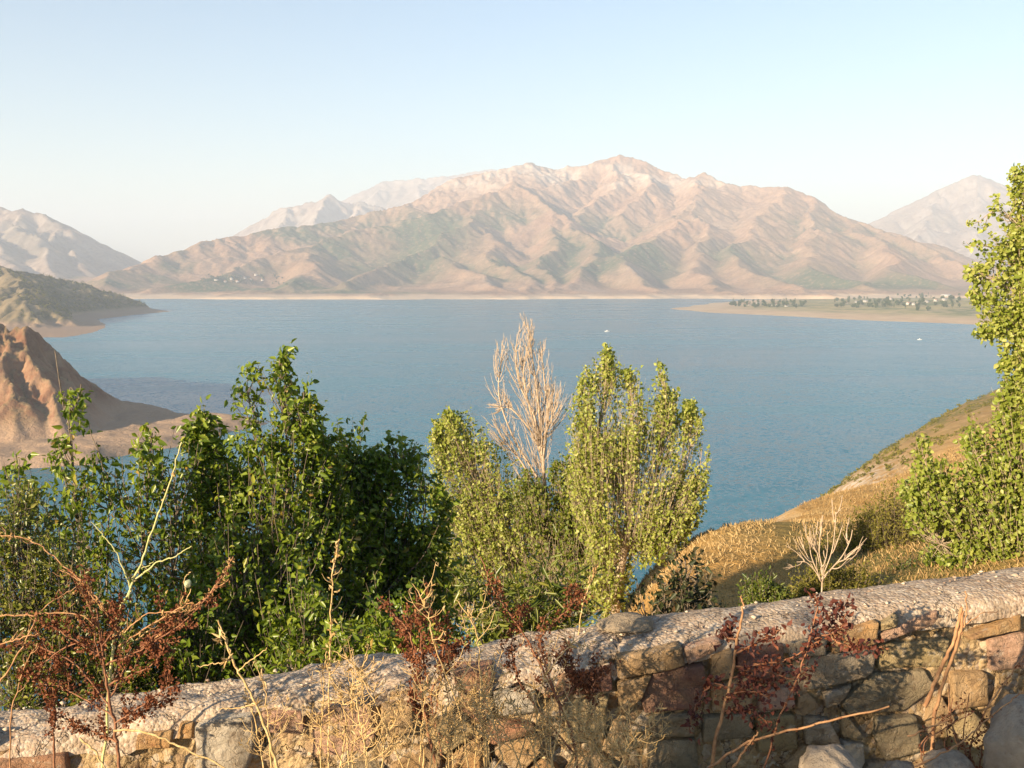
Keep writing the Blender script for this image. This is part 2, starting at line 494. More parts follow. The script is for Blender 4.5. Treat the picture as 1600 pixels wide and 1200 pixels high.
# ------------------------------------------------------------------ the flat spit with the village
SPIT = np.array([at_water(*p) for p in [(1048, 482.5), (1090, 487), (1150, 490.5), (1220, 493.5), (1300, 498), (1400, 502), (1500, 506), (1600, 511), (1750, 514), (1900, 505), (1900, 472), (1600, 466), (1350, 466), (1180, 468.5), (1120, 473), (1075, 479)]])
def make_spit():
    X, Y = np.meshgrid(np.arange(450, 3400, 9), np.arange(2000, 5100, 9))
    sd = poly_sd(X, Y, SPIT) + 22 * fbm(X / 130, Y / 130, 4, 3)
    H = LAKE + np.clip(sd * .03, -6, 9) + 1.2 * fbm(X / 90, Y / 90, 3, 6) * smooth01(sd, 20, 120)
    p = at(1470, 480, 3000)
    H = H + 24 * np.exp(-(((X - p[0] - 130) / 260) ** 2 + ((Y - p[1] - 150) / 330) ** 2)) * smooth01(sd, 100, 400)
    m = NT('spit_ground')
    sc = m.attr('scrub')
    c = m.mix(m.ramp(m.noise(.02, 5), (.35, 0.), (.65, 1.)), (.46, .31, .19), (.55, .40, .25))
    g = m.mix(m.ramp(m.noise(.012, 4), (.4, 0.), (.6, 1.)), (.13, .15, .06), (.36, .29, .13))
    c = m.mix(m.math('MULTIPLY', sc, m.ramp(m.noise(.03, 4), (.35, .3), (.5, 1.))), c, g)
    m.bump(m.noise(.2, 5), .6)
    inner = smooth01(sd, 110, 300)
    o = heightfield('peninsula', X, Y, H, m.done(c, .95, .05), {'scrub': inner}, LAKE - 4)
    tag(o, 'low sandy spit with a green village reaching in from the right', 'peninsula', kind='structure')
    return X, Y, H
PX, PY, PH = make_spit()
def h_at(X, Y, H, x, y):
    i = int(round((y - Y[0, 0]) / (Y[1, 0] - Y[0, 0]))); j = int(round((x - X[0, 0]) / (X[0, 1] - X[0, 0])))
    return float(H[np.clip(i, 0, H.shape[0] - 1), np.clip(j, 0, H.shape[1] - 1)])

# ------------------------------------------------------------------ green headland, middle left
HEAD = np.array([at_water(*p) for p in [(268, 486.5), (232, 490), (200, 493), (172, 496), (150, 499), (158, 504), (166, 510), (150, 518), (125, 524), (98, 527), (70, 527), (0, 540), (-260, 560), (-700, 540), (-700, 466), (-200, 464), (60, 467), (150, 472), (215, 480), (245, 484)]])
def make_head():
    X, Y = np.meshgrid(np.arange(-2200, -820, 5), np.arange(1350, 3900, 6.5))
    R = [[(-500, 360, 2700), (-200, 396, 2700), (0, 421, 2750), (60, 431, 2900), (112, 440, 3050), (150, 452, 3120), (180, 463, 3150), (205, 472, 3150), (235, 482, 3050)],
         (.42, [(112, 440, 3050), (128, 464, 2750), (142, 486, 2450), (152, 505, 2270)]),
         (.42, [(0, 421, 2750), (25, 450, 2450), (45, 482, 2200), (75, 515, 2040)]),
         (.42, [(-200, 392, 2600), (-160, 450, 2200), (-120, 500, 1900)])]
    H = ridge_field(X, Y, R, k=.45, L=900, soft=5, warp=40, wscale=260, seed=7)
    H = H + 9 * fbm(X / 150, Y / 150, 4, 12)
    H = gullies(X, Y, blur(H, 2), 5.7, 13, 110, 4, seed=9)
    sd = poly_sd(X, Y, HEAD) + 10 * fbm(X / 60, Y / 60, 4, 2)
    cap = LAKE + np.where(sd > 0, np.minimum(sd * .16, 12) + np.maximum(sd - 60, 0) * .9, sd * .3)
    H = np.minimum(H + 4, cap) ; H = np.maximum(H, np.minimum(LAKE + sd * .05, LAKE + 6))
    gy, gx = np.gradient(H, 6.5, 5)
    scrub = smooth01(gx * -1 + .5 * fbm(X / 120, Y / 120, 4, 8), .08, .5) * smooth01(H, LAKE + 10, LAKE + 26)  # scrub, plus shade painted in as dark tone on slopes facing right
    m = NT('headland_slope')
    c = m.mix(m.ramp(m.noise(.02, 5), (.35, 0.), (.65, 1.)), (.165, .125, .066), (.25, .19, .11))
    c = m.mix(m.math('MULTIPLY', m.attr('scrub'), m.ramp(m.noise(.06, 5, .65), (.36, .25), (.52, 1.))), c, (.070, .066, .034))
    zz = m.math('ADD', m.z(), m.rng(m.noise(.02, 3), 0, 1, -6, 6))
    c = m.mix(m.ramp(m.rng(zz, LAKE, LAKE + 20, 0, 1), (0., 1.), (.55, .75), (.9, 0.)), c, (.33, .22, .15))
    m.bump(m.noise(.09, 6, .65), 3.)
    o = heightfield('headland', X, Y, H, m.done(c, .95, .05), {'scrub': scrub}, LAKE - 4)
    tag(o, 'dusky green headland sloping down to a thin point on the left', 'headland', kind='structure')
    return X, Y, H, scrub
HX, HY, HH, HS = make_head()

# ------------------------------------------------------------------ bare red cliff and spit, near left
CLIFF = np.array([at_water(*p) for p in [(0, 733), (70, 731), (150, 725), (185, 714), (224, 707), (266, 700), (320, 690), (364, 674), (400, 667), (418, 662), (395, 657), (352, 654), (300, 653), (282, 648), (262, 641), (200, 632), (120, 590), (40, 555), (-300, 540), (-900, 600), (-900, 770), (-200, 742)]])
def make_cliff():
    X, Y = np.meshgrid(np.arange(-1000, -150, 1.7), np.arange(560, 1150, 2.0))
    R = [(.95, [(-400, 440, 900), (-120, 478, 850), (-50, 484, 830), (-22, 487, 825), (-8, 498, 815)]),
         (1.3, [(-120, 512, 770), (-20, 515, 775), (10, 516, 778), (34, 518, 782), (50, 536, 786), (64, 562, 790), (84, 592, 796), (115, 618, 806), (150, 638, 812)]),
         (1.0, [(10, 516, 778), (36, 560, 748), (75, 610, 722), (92, 650, 700)]),
         (1.0, [(50, 542, 786), (78, 588, 768), (112, 624, 750), (150, 650, 735)]),
         (.75, [(-20, 515, 775), (0, 570, 735), (10, 620, 700), (20, 670, 675)]),
         (.75, [(-120, 512, 770), (-90, 580, 720), (-60, 650, 670)]),
         (.30, [(170, 637, 815), (220, 634, 845), (250, 637, 850), (275, 645, 840)]),
         (.33, [(-100, 690, 690), (0, 690, 695), (60, 688, 705), (120, 684, 718), (160, 676, 740), (205, 668, 768), (245, 660, 790), (300, 653, 800), (345, 651, 806), (385, 655, 795), (412, 660, 785)])]
    H = ridge_field(X, Y, R, k=.8, L=400, soft=1.6, warp=12, wscale=60, seed=17)
    rel = smooth01(H, LAKE + 12, LAKE + 40)
    H = H + rel * 5 * fbm(X / 45, Y / 45, 4, 2)
    H = gullies(X, Y, blur(H, 2), 1.85, 4.6, 24, 5, seed=19, mask=np.clip(rel + .12, 0, 1))
    H = H + (.2 + .8 * rel) * (3.2 * (ridged(X / 16, Y / 16, 5, 13) - .6) + .9 * fbm(X / 4, Y / 4, 3, 6))
    H = gullies(X, Y, H, 1.85, 1.7, 9.5, 2, seed=29, mask=np.clip(rel + .1, 0, 1))
    sd = poly_sd(X, Y, CLIFF) + 2.5 * fbm(X / 14, Y / 14, 4, 4)
    cap = LAKE + np.where(sd > 0, np.minimum(sd, 14) * .62 + np.maximum(sd - 14, 0) * 1.6, sd * .5)
    H = np.minimum(H, cap)
    H = np.maximum(H, np.minimum(LAKE + sd * .42, LAKE + 6 + 2.6 * fbm(X / 18, Y / 18, 5, 5)))
    m = NT('cliff_earth')
    c = m.mix(m.ramp(m.noise(.05, 6, .6), (.36, 0.), (.62, 1.)), (.185, .090, .052), (.30, .185, .112))
    c = m.mix(m.ramp(m.noise(.18, 5, .65), (.5, 0.), (.72, .8)), c, (.20, .085, .05))
    c = m.mix(m.math('MULTIPLY', m.ramp(m.slope(), (.72, 0.), (.92, 1.)), .75), c, m.mix(m.noise(.12, 4), (.23, .17, .085), (.33, .245, .145)))
    c = m.mix(m.math('MULTIPLY', m.ramp(m.noise(.30, 5, .75), (.56, 0.), (.64, 1.)), m.ramp(m.slope(), (.55, 0.), (.8, .75))), c, (.085, .080, .035))
    zz = m.math('ADD', m.z(), m.rng(m.noise(.05, 3), 0, 1, -5, 5))
    c = m.mix(m.ramp(m.rng(zz, LAKE, LAKE + 22, 0, 1), (0., .9), (.5, .7), (.9, 0.)), c, m.mix(m.noise(.4, 4, .7), (.30, .19, .125), (.46, .33, .23)))
    m.bump(m.noise(.35, 7, .7), 1.6)
    o = heightfield('cliff', X, Y, H, m.done(c, .95, .05), None, LAKE - 4)
    tag(o, 'bare reddish earth cliff with a gravel spit at the near left shore', 'cliff', kind='structure')
    return X, Y, H
CX, CY, CH = make_cliff()

# ------------------------------------------------------------------ the hillside below the wall, running down to the lake
CTRL = []
def zl(y):
    t = max(y - 3.4, 0)
    return -2.6 - .62 * t
for px in (-1400, -900, -300, 150, 550, 880):
    for d in (4, 8, 15, 30, 60, 120, 185):
        CTRL.append((px, None, d, zl(d)))
    for d in (260, 450, 900):
        CTRL.append((px, None, d, -150))
for px, pts in {
    965: [(974, 14), (970, 20), (1050, 34), (1160, 80)],
    1000: [(952, 15), (940, 24), (975, 36), (1012, 50), (1110, 80), (1200, 150)],
    1060: [(956, 13), (925, 24), (908, 38), (960, 75), (1050, 150), (1000, 300)],
    1120: [(950, 13), (912, 26), (884, 46), (870, 64), (900, 110), (980, 200), (900, 400)],
    1200: [(945, 13), (904, 30), (866, 58), (834, 95), (868, 150), (900, 260), (850, 430)],
    1290: [(930, 13), (880, 36), (838, 80), (805, 160), (790, 270), (786, 400), (790, 520), (800, 700)],
    1420: [(908, 12), (862, 35), (806, 90), (750, 180), (706, 300), (683, 400), (705, 520), (760, 800)],
    1500: [(892, 12), (842, 35), (772, 100), (705, 220), (660, 360), (636, 490), (660, 700), (700, 1000)],
    1600: [(872, 12), (802, 40), (706, 130), (645, 300), (612, 470), (592, 640), (620, 900)],
    1800: [(825, 12), (742, 40), (630, 150), (555, 350), (515, 700), (535, 1000)],
    2300: [(760, 12), (650, 50), (540, 200), (470, 600), (480, 1000)]}.items():
    CTRL.append((px, None, 4.0, -2.7))
    for py, d in pts:
        CTRL.append((px, py, d, None))
def tps_fit():
    U, W, Sv = [], [], []
    for px, py, d, z in CTRL:
        u = (px - 800) / F
        zz = z if z is not None else at(px, py, d)[2]
        U.append(u * 2.2); W.append(math.log(d)); Sv.append(zz / d)
    U, W, Sv = map(np.array, (U, W, Sv))
    def phi(r2):
        return np.where(r2 > 0, r2 * np.log(r2 + 1e-12), 0)
    n = len(U)
    K = phi((U[:, None] - U) ** 2 + (W[:, None] - W) ** 2) + np.eye(n) * .01
    Pm = np.stack([np.ones(n), U, W], 1)
    A = np.block([[K, Pm], [Pm.T, np.zeros((3, 3))]])
    c = np.linalg.solve(A, np.concatenate([Sv, np.zeros(3)]))
    def f(x, y):
        u, w = x / y * 2.2, np.log(y)
        s = c[n] + c[n + 1] * u + c[n + 2] * w
        for i in range(n):
            s = s + c[i] * phi((u - U[i]) ** 2 + (w - W[i]) ** 2)
        return s * y
    return f
HILL = tps_fit()
def hill_z(x, y, rough=True):
    x, y = np.asarray(x, float), np.asarray(y, float)
    z = HILL(x, y)
    if rough:
        z = z + .10 * np.sqrt(y) * fbm(x / 9, y / 9, 4, 71) * smooth01(y, 5, 20) + .55 * smooth01(y, 60, 200) * fbm(x / 12, y / 12, 4, 5) + .9 * smooth01(y, 120, 320) * (ridged(x / 45, y / 45, 4, 52) - .6) * 2
    return np.maximum(z, LAKE - 14)
def make_hill():
    lw = np.exp(np.linspace(math.log(3.35), math.log(1250), 430))
    u = np.linspace(-1.45, 1.35, 380)
    Uu, Y = np.meshgrid(u, lw)
    X = Uu * Y
    H = hill_z(X, Y)
    m = NT('dry_hillside')
    n = m.noise(.35, 5, .6)
    gold = m.mix(m.ramp(n, (.35, 0.), (.65, 1.)), (.36, .20, .062), (.50, .32, .125))
    brown = m.mix(m.ramp(m.noise(.12, 5, .6), (.35, 0.), (.65, 1.)), (.27, .165, .075), (.40, .265, .135))
    c = m.mix(m.attr('far'), gold, brown)
    c = m.mix(m.math('MULTIPLY', m.attr('green'), m.ramp(m.noise(.25, 5, .65), (.38, .1), (.55, 1.))), c, (.15, .135, .045))
    c = m.mix(m.math('MULTIPLY', m.attr('stony'), m.ramp(m.noise(.35, 5, .7), (.42, 0.), (.55, 1.))), c, (.50, .42, .33))
    zz = m.math('ADD', m.z(), m.rng(m.noise(.06, 3), 0, 1, -2, 2))
    c = m.mix(m.ramp(m.rng(zz, LAKE, LAKE + 12, 0, 1), (0., 1.), (.4, .9), (.7, 0.)), c, (.52, .44, .34))
    m.bump(m.noise(1.2, 6, .7), .25)
    far = smooth01(np.log(Y), math.log(150), math.log(380)) * .8
    def blob(px, py, d, su, sw, s=1):
        uu = (px - 800) / F
        return s * np.exp(-(((Uu - uu) / su) ** 2 + ((np.log(Y) - math.log(d)) / sw) ** 2))
    green = smooth01(fbm(X / 60, Y / 60, 4, 31), .05, .45) * smooth01(Y, 260, 420) + blob(1560, 0, 560, .12, .35) + blob(1450, 0, 430, .06, .16) + blob(1380, 850, 22, .12, .7, .9) + blob(1600, 850, 25, .2, .9, .9)
    green = np.maximum(green, smooth01(-Uu, -.08, .1))
    stony = blob(1340, 775, 240, .045, .22) + blob(1290, 790, 330, .03, .2, .7) + .6 * blob(1200, 815, 100, .03, .15)
    o = heightfield('hillside', X, Y, H, m.done(c, .95, .05), {'far': far, 'green': np.clip(green, 0, 1), 'stony': np.clip(stony, 0, 1)}, LAKE - 8)
    tag(o, 'steep dry hillside falling from the wall to the lake on the right', 'hillside', kind='structure')
make_hill()

# ------------------------------------------------------------------ roadside ground in front of the wall
def make_ground():
    xs = np.concatenate([np.linspace(-60, -5, 40), np.linspace(-4.8, 4.8, 160), np.linspace(5, 60, 40)])
    ys = np.concatenate([np.linspace(-80, 0, 50), np.linspace(.1, 3.9, 70)])
    X, Y = np.meshgrid(xs, ys)
    H = -1.98 + .07 * np.clip(X, -5, 5) + .03 * fbm(X / .4, Y / .4, 4, 3) + .04 * fbm(X * .7, Y * .7, 3, 5) - .25 * smooth01(Y, 3.2, 3.8)
    m = NT('roadside_soil')
    c = m.mix(m.ramp(m.noise(6, 6, .65), (.35, 0.), (.65, 1.)), (.23, .15, .085), (.38, .28, .18))
    m.bump(m.noise(30, 6, .7), .02)
    tag(heightfield('roadside', X, Y, H, m.done(c, .95, .1)), 'dry roadside soil at the foot of the wall', 'ground', kind='structure')
make_ground()
# ================================================================== OBJECTS
rng = np.random.default_rng(12)
class MB:
    """collects tubes, leaves and shells and links them as ONE mesh object"""
    def __init__(s):
        s.v, s.f, s.t, s.n = [], {}, [], 0
    def add(s, v, faces, tint=.5):
        v = np.asarray(v, float)
        s.v.append(v)
        for f in faces:
            f = np.asarray(f)
            s.f.setdefault(f.shape[1], []).append(f + s.n)
        s.t.append(np.full(len(v), tint) if np.isscalar(tint) else np.asarray(tint))
        s.n += len(v)
    def tube(s, pts, r, n=4, tint=.5, cap=False):
        pts = np.asarray(pts, float)
        m = len(pts)
        r = np.broadcast_to(np.asarray(r, float), (m,)) if np.ndim(r) else np.full(m, r)
        T = np.gradient(pts, axis=0)
        T /= np.linalg.norm(T, axis=1)[:, None] + 1e-9
        ref = np.array((0, 1., 0)) if abs(T[:, 1]).mean() < .8 else np.array((1., 0, 0))
        A = np.cross(T, ref); A /= np.linalg.norm(A, axis=1)[:, None] + 1e-9
        B = np.cross(T, A)
        a = np.arange(n) / n * 2 * math.pi
        V = pts[:, None] + r[:, None, None] * (np.cos(a)[None, :, None] * A[:, None] + np.sin(a)[None, :, None] * B[:, None])
        i = np.arange(m * n).reshape(m, n)
        j = np.roll(i, -1, 1)
        q = np.stack([i[:-1], j[:-1], j[1:], i[1:]], -1).reshape(-1, 4)
        fs = [q]
        if cap and n == 4: fs.append(i[-1:].copy())
        s.add(V.reshape(-1, 3), fs, tint)
    def leaves(s, pos, axis, nrm, size, width=.5, fold=.18, curl=.15, tint=None):
        """leaf blades with a folded midrib: base, two shoulders a side, tip"""
        pos = np.asarray(pos, float); N = len(pos)
        if not N: return
        ax = axis / (np.linalg.norm(axis, axis=1)[:, None] + 1e-9)
        b = np.cross(ax, nrm); b /= np.linalg.norm(b, axis=1)[:, None] + 1e-9
        n = np.cross(b, ax)
        L = np.broadcast_to(size, (N,))[:, None]; Wd = L * width
        P0 = pos
        l1 = pos + ax * L * .33 + b * Wd * .5 + n * L * fold * .6
        r1 = pos + ax * L * .33 - b * Wd * .5 + n * L * fold * .6
        l2 = pos + ax * L * .68 + b * Wd * .36 + n * (L * fold * .5 - L * curl * .3)
        r2 = pos + ax * L * .68 - b * Wd * .36 + n * (L * fold * .5 - L * curl * .3)
        tp = pos + ax * L - n * L * curl
        V = np.stack([P0, l1, l2, tp, r2, r1], 1).reshape(-1, 3)
        i = np.arange(N)[:, None] * 6
        q = np.concatenate([i + np.array([0, 1, 2, 3]), i + np.array([0, 3, 4, 5])])
        tn = np.full(N, .5) if tint is None else np.broadcast_to(tint, (N,))
        s.add(V, [q], np.repeat(tn, 6))
    def build(s, name, mat, parent=None, loc=(0, 0, 0), smooth=True):
        V = np.concatenate(s.v) - np.asarray(loc)[None] if s.v else np.zeros((0, 3))
        me = mesh_np(name, V, [np.concatenate(x) for x in s.f.values()], mat, smooth, tint=np.concatenate(s.t))
        return obj(name, me, parent, None if parent is not None else loc)
def spline(pts, n=8):
    """smooth curve through points"""
    p = np.asarray(pts, float)
    if len(p) < 3:
        t = np.linspace(0, 1, n + 1)[:, None]
        return p[0] * (1 - t) + p[-1] * t
    q = np.vstack([2 * p[0] - p[1], p, 2 * p[-1] - p[-2]])
    out = []
    for i in range(1, len(q) - 2):
        t = np.linspace(0, 1, n, endpoint=False)[:, None]
        a, b, c, d = q[i - 1], q[i], q[i + 1], q[i + 2]
        out.append(.5 * (2 * b + (c - a) * t + (2 * a - 5 * b + 4 * c - d) * t ** 2 + (3 * b - a - 3 * c + d) * t ** 3))
    out.append(p[-1:])
    return np.vstack(out)
def unit(n, r=rng):
    v = r.normal(size=(n, 3))
    return v / np.linalg.norm(v, axis=1)[:, None]
def rock_mesh(name, rx, ry, rz, seed, mat, sub=3, rough=.22):
    import bmesh
    bm = bmesh.new()
    bmesh.ops.create_icosphere(bm, subdivisions=sub, radius=1)
    co_ = np.array([v.co[:] for v in bm.verts])
    # facets: cut the ball with random planes, then roughen
    r_ = np.random.default_rng(seed)
    for _ in range(11):
        n = r_.normal(size=3); n /= np.linalg.norm(n)
        d = co_ @ n; h = r_.uniform(.62, .9)
        co_ -= np.clip(d - h, 0, None)[:, None] * n * .85
    o_ = seed * 7.3
    a = fbm(co_[:, 0] * 1.8 + o_ + co_[:, 2], co_[:, 1] * 1.8 - co_[:, 2] * 1.3, 4, seed)
    b_ = fbm(co_[:, 0] * 7 + o_, co_[:, 1] * 7 + co_[:, 2] * 7, 3, seed + 3)
    co_ *= (1 + rough * a + .05 * b_)[:, None]
    for v, c in zip(bm.verts, co_ * np.array([rx, ry, rz])):
        v.co = c
    me = bpy.data.meshes.new(name); bm.to_mesh(me); bm.free()
    me.polygons.foreach_set('use_smooth', np.ones(len(me.polygons), bool))
    me.materials.append(mat)
    return me

# ------------------------------------------------------------------ the stone wall
EDGE = [(-60, 1171), (0, 1163), (200, 1132), (350, 1110), (500, 1088), (700, 1060), (860, 1038), (960, 1020), (1060, 1005), (1200, 984), (1350, 962), (1450, 948), (1600, 928), (1660, 920)]
_e = np.array([on_wall(*p) for p in EDGE])
_sl = np.polyfit(_e[:, 0], _e[:, 2], 1)
def wall_top(x):
    x = np.asarray(x, float)
    z = np.interp(x, _e[:, 0], _e[:, 2])
    z = np.where(x < _e[0, 0], _e[0, 2] + _sl[0] * (x - _e[0, 0]), z)
    return np.where(x > _e[-1, 0], _e[-1, 2] + _sl[0] * (x - _e[-1, 0]), z)
def stone_mat(name, a, b, stain=(.08, .05, .035), pale=(.55, .48, .40)):
    m = NT(name)
    tc = m.n('ShaderNodeTexCoord').outputs['Object']
    ri = m.n('ShaderNodeObjectInfo').outputs['Random']
    vec = m.n('ShaderNodeVectorMath', operation='ADD'); m.l(tc, vec.inputs[0]); m.l(m.math('MULTIPLY', ri, 37.0), vec.inputs[1])
    vv = vec.outputs[0]
    c = m.mix(m.ramp(m.noise(14, 5, .65, vec=vv), (.33, 0.), (.66, 1.)), a, b)
    c = m.mix(m.math('MULTIPLY', m.ramp(m.noise(26, 5, .7, vec=vv), (.52, 0.), (.68, 1.)), .7), c, stain)
    c = m.mix(m.math('MULTIPLY', m.ramp(m.noise(19, 5, .7, vec=m.vmath('ADD', vv, (5, 9, 3))), (.58, 0.), (.68, 1.)), .6), c, pale)
    c = m.mix(m.math('MULTIPLY', m.ramp(m.noise(7, 5, .65, vec=m.vmath('ADD', vv, (2, 1, 8))), (.38, .15), (.62, .8)), .55), c, (.36, .265, .16))
    h = m.math('ADD', m.noise(45, 7, .75, vec=vv), m.math('ADD', m.math('MULTIPLY', m.noise(12, 5, .6, vec=vv), 1.2), m.math('MULTIPLY', m.ramp(m.voro(16, 'DISTANCE_TO_EDGE', vec=m.vmath('ADD', vv, m.vmath('MULTIPLY', m.noise(20, 3, vec=vv, out='Color'), (.06, .06, .06)))), (0., 0.), (.035, 1.)), .18)))
    m.bump(h, .022, 1.0)
    return m.done(c, .9, .15)
SM = {
    'tan': stone_mat('tan_stone', (.36, .22, .10), (.46, .31, .17)),
    'ochre': stone_mat('ochre_stone', (.40, .20, .07), (.44, .28, .13), stain=(.17, .05, .025)),
    'maroon': stone_mat('maroon_stone', (.16, .062, .055), (.24, .11, .09), pale=(.36, .22, .18)),
    'grey': stone_mat('grey_stone', (.28, .22, .155), (.38, .31, .225)),
    'dark': stone_mat('dark_stone', (.19, .155, .10), (.29, .24, .155)),
    'pink': stone_mat('pink_stone', (.46, .25, .175), (.52, .33, .24)),
    'pale': stone_mat('pale_stone', (.42, .37, .30), (.54, .49, .41)),
    'red': stone_mat('red_stone', (.28, .115, .065), (.37, .19, .115)),
    'olive': stone_mat('olive_stone', (.27, .20, .09), (.36, .28, .15)),
}
def mortar_mat(name, a, b, c2, peb=70., bd=.02):
    m = NT(name)
    c = m.mix(m.ramp(m.noise(9, 6, .65), (.33, 0.), (.68, 1.)), a, b)
    c = m.mix(m.math('MULTIPLY', m.ramp(m.noise(3.2, 5, .6), (.45, 0.), (.65, 1.)), .7), c, c2)
    pc = m.voro(peb, 'F1', 'Color')
    sp = m.n('ShaderNodeSeparateColor'); m.l(pc, sp.inputs[0])
    c = m.mix(m.math('MULTIPLY', m.ramp(sp.outputs[0], (.6, 0.), (.75, 1.)), .45), c, (.52, .46, .38))
    c = m.mix(m.math('MULTIPLY', m.ramp(sp.outputs[1], (.75, 0.), (.85, 1.)), .4), c, (.20, .12, .09))
    c = m.mix(m.math('MULTIPLY', m.ramp(m.noise(5.5, 6, .7, vec=m.vmath('ADD', m.pos, (3, 8, 1))), (.52, 0.), (.66, 1.)), .55), c, tuple(x * .45 for x in c2))
    crk = m.ramp(m.voro(4.5, 'DISTANCE_TO_EDGE', vec=m.vmath('ADD', m.pos, m.vmath('MULTIPLY', m.noise(6, 5, .65, out='Color'), (.25, .25, .25)))), (0., 0.), (.014, 1.))
    c = m.mix(m.math('MULTIPLY', m.math('SUBTRACT', 1.0, crk), .65), c, (.07, .05, .035))
    d = m.math('SUBTRACT', m.math('MULTIPLY', crk, 1.6), m.math('MULTIPLY', m.voro(peb), 1.4))
    h = m.math('ADD', m.math('MULTIPLY', d, .5), m.math('ADD', m.noise(35, 6, .7), m.math('MULTIPLY', m.noise(120, 3, .6), .4)))
    m.bump(h, bd, .9)
    return m.done(c, .95, .1)
M_CAP = mortar_mat('rough_concrete', (.30, .225, .155), (.43, .335, .24), (.31, .225, .16), 90., .007)
M_MORTAR = mortar_mat('earthy_mortar', (.34, .235, .12), (.48, .35, .20), (.30, .19, .09), 45., .03)
WALL = thing('stone_wall', 'low rubble stone wall with a rough concrete top crossing the foreground', 'wall', (0, 3.05, -2.0))
WO = np.array((0, 3.05, -2.0))
def build_wall():
    TH = .30
    n = 760
    xs = np.linspace(-4.4, 4.8, n)
    zt = wall_top(xs) + .012 * fbm(xs * 3, xs * 0, 3, 2)
    yw = wall_y(xs)
    # cap: from a little below the front edge, over the rounded top, down the back
    prof = [(-.003, -.075), (-.001, -.058), (.0, -.042), (.004, -.03), (.013, -.013), (.03, -.003), (.05, .002)] + [(.05 + .2 * k / 16, .004 + .008 * math.sin(math.pi * k / 16)) for k in range(1, 17)] + [(.265, 0), (.285, -.02), (.296, -.06), (.30, -.12), (.30, -.2), (.30, -.9)]
    U = np.array(prof)
    X = np.repeat(xs[:, None], len(U), 1)
    s = np.cumsum(np.r_[0, np.hypot(*np.diff(U, axis=0).T)])
    Sg = np.repeat(s[None], n, 0)
    # left of the step the cap is a ragged crust; to the right a straighter slab
    left = 1 - smooth01(xs, .15, .4)
    ragged = (.023 * left + .010)[:, None]
    lump = fbm(X / .16, Sg / .12, 4, 4)
    fine = ridged(X / .035, Sg / .035, 3, 9) - .55
    Z = zt[:, None] + U[None, :, 1] + ragged * lump * smooth01(Sg, .02, .1) + .0030 * fine
    Y = yw[:, None] + U[None, :, 0] - (.022 * left + .006)[:, None] * fbm(X / .12, Sg / .1 + 5, 4, 14) * (1 - smooth01(Sg, .13, .3)) + .006 * fine
    # the ragged lower lip: crust ends at different depths
    lip = (.045 * fbm(xs / .13, xs * 0 + 3, 4, 21) * (.4 + left))[:, None] * (1 - smooth01(Sg, .0, .07))
    Z = Z + lip
    # a crack near the first dressed stone
    xc = on_wall(958, 1020)[0]
    crack = np.exp(-((X - xc - .3 * (Y - yw[:, None]) - .01 * lump) / .006) ** 2) * .02 * (Sg < .3)
    Z = Z - crack
    V = np.stack([X, Y, Z], -1).reshape(-1, 3) - WO
    obj('wall_cap', mesh_np('wall_cap', V, [grid_faces(n, len(U))[:, ::-1]], M_CAP), WALL)
    # core of rubble and mortar behind the stones
    k = 84
    T = np.linspace(.02, 1.15, k)
    X = np.repeat(xs[:, None], k, 1); Tt = np.repeat(T[None], n, 0)
    rough = (.030 * left + .014)[:, None]
    Y = yw[:, None] + .017 - rough * fbm(X / .11, Tt / .09, 4, 31) - .020 * (ridged(X / .06, Tt / .05, 3, 37) - .6)
    Z = zt[:, None] - Tt
    V = np.stack([X, Y, Z], -1).reshape(-1, 3) - WO
    obj('mortar', mesh_np('mortar', V, [grid_faces(n, k)], M_MORTAR), WALL)
build_wall()
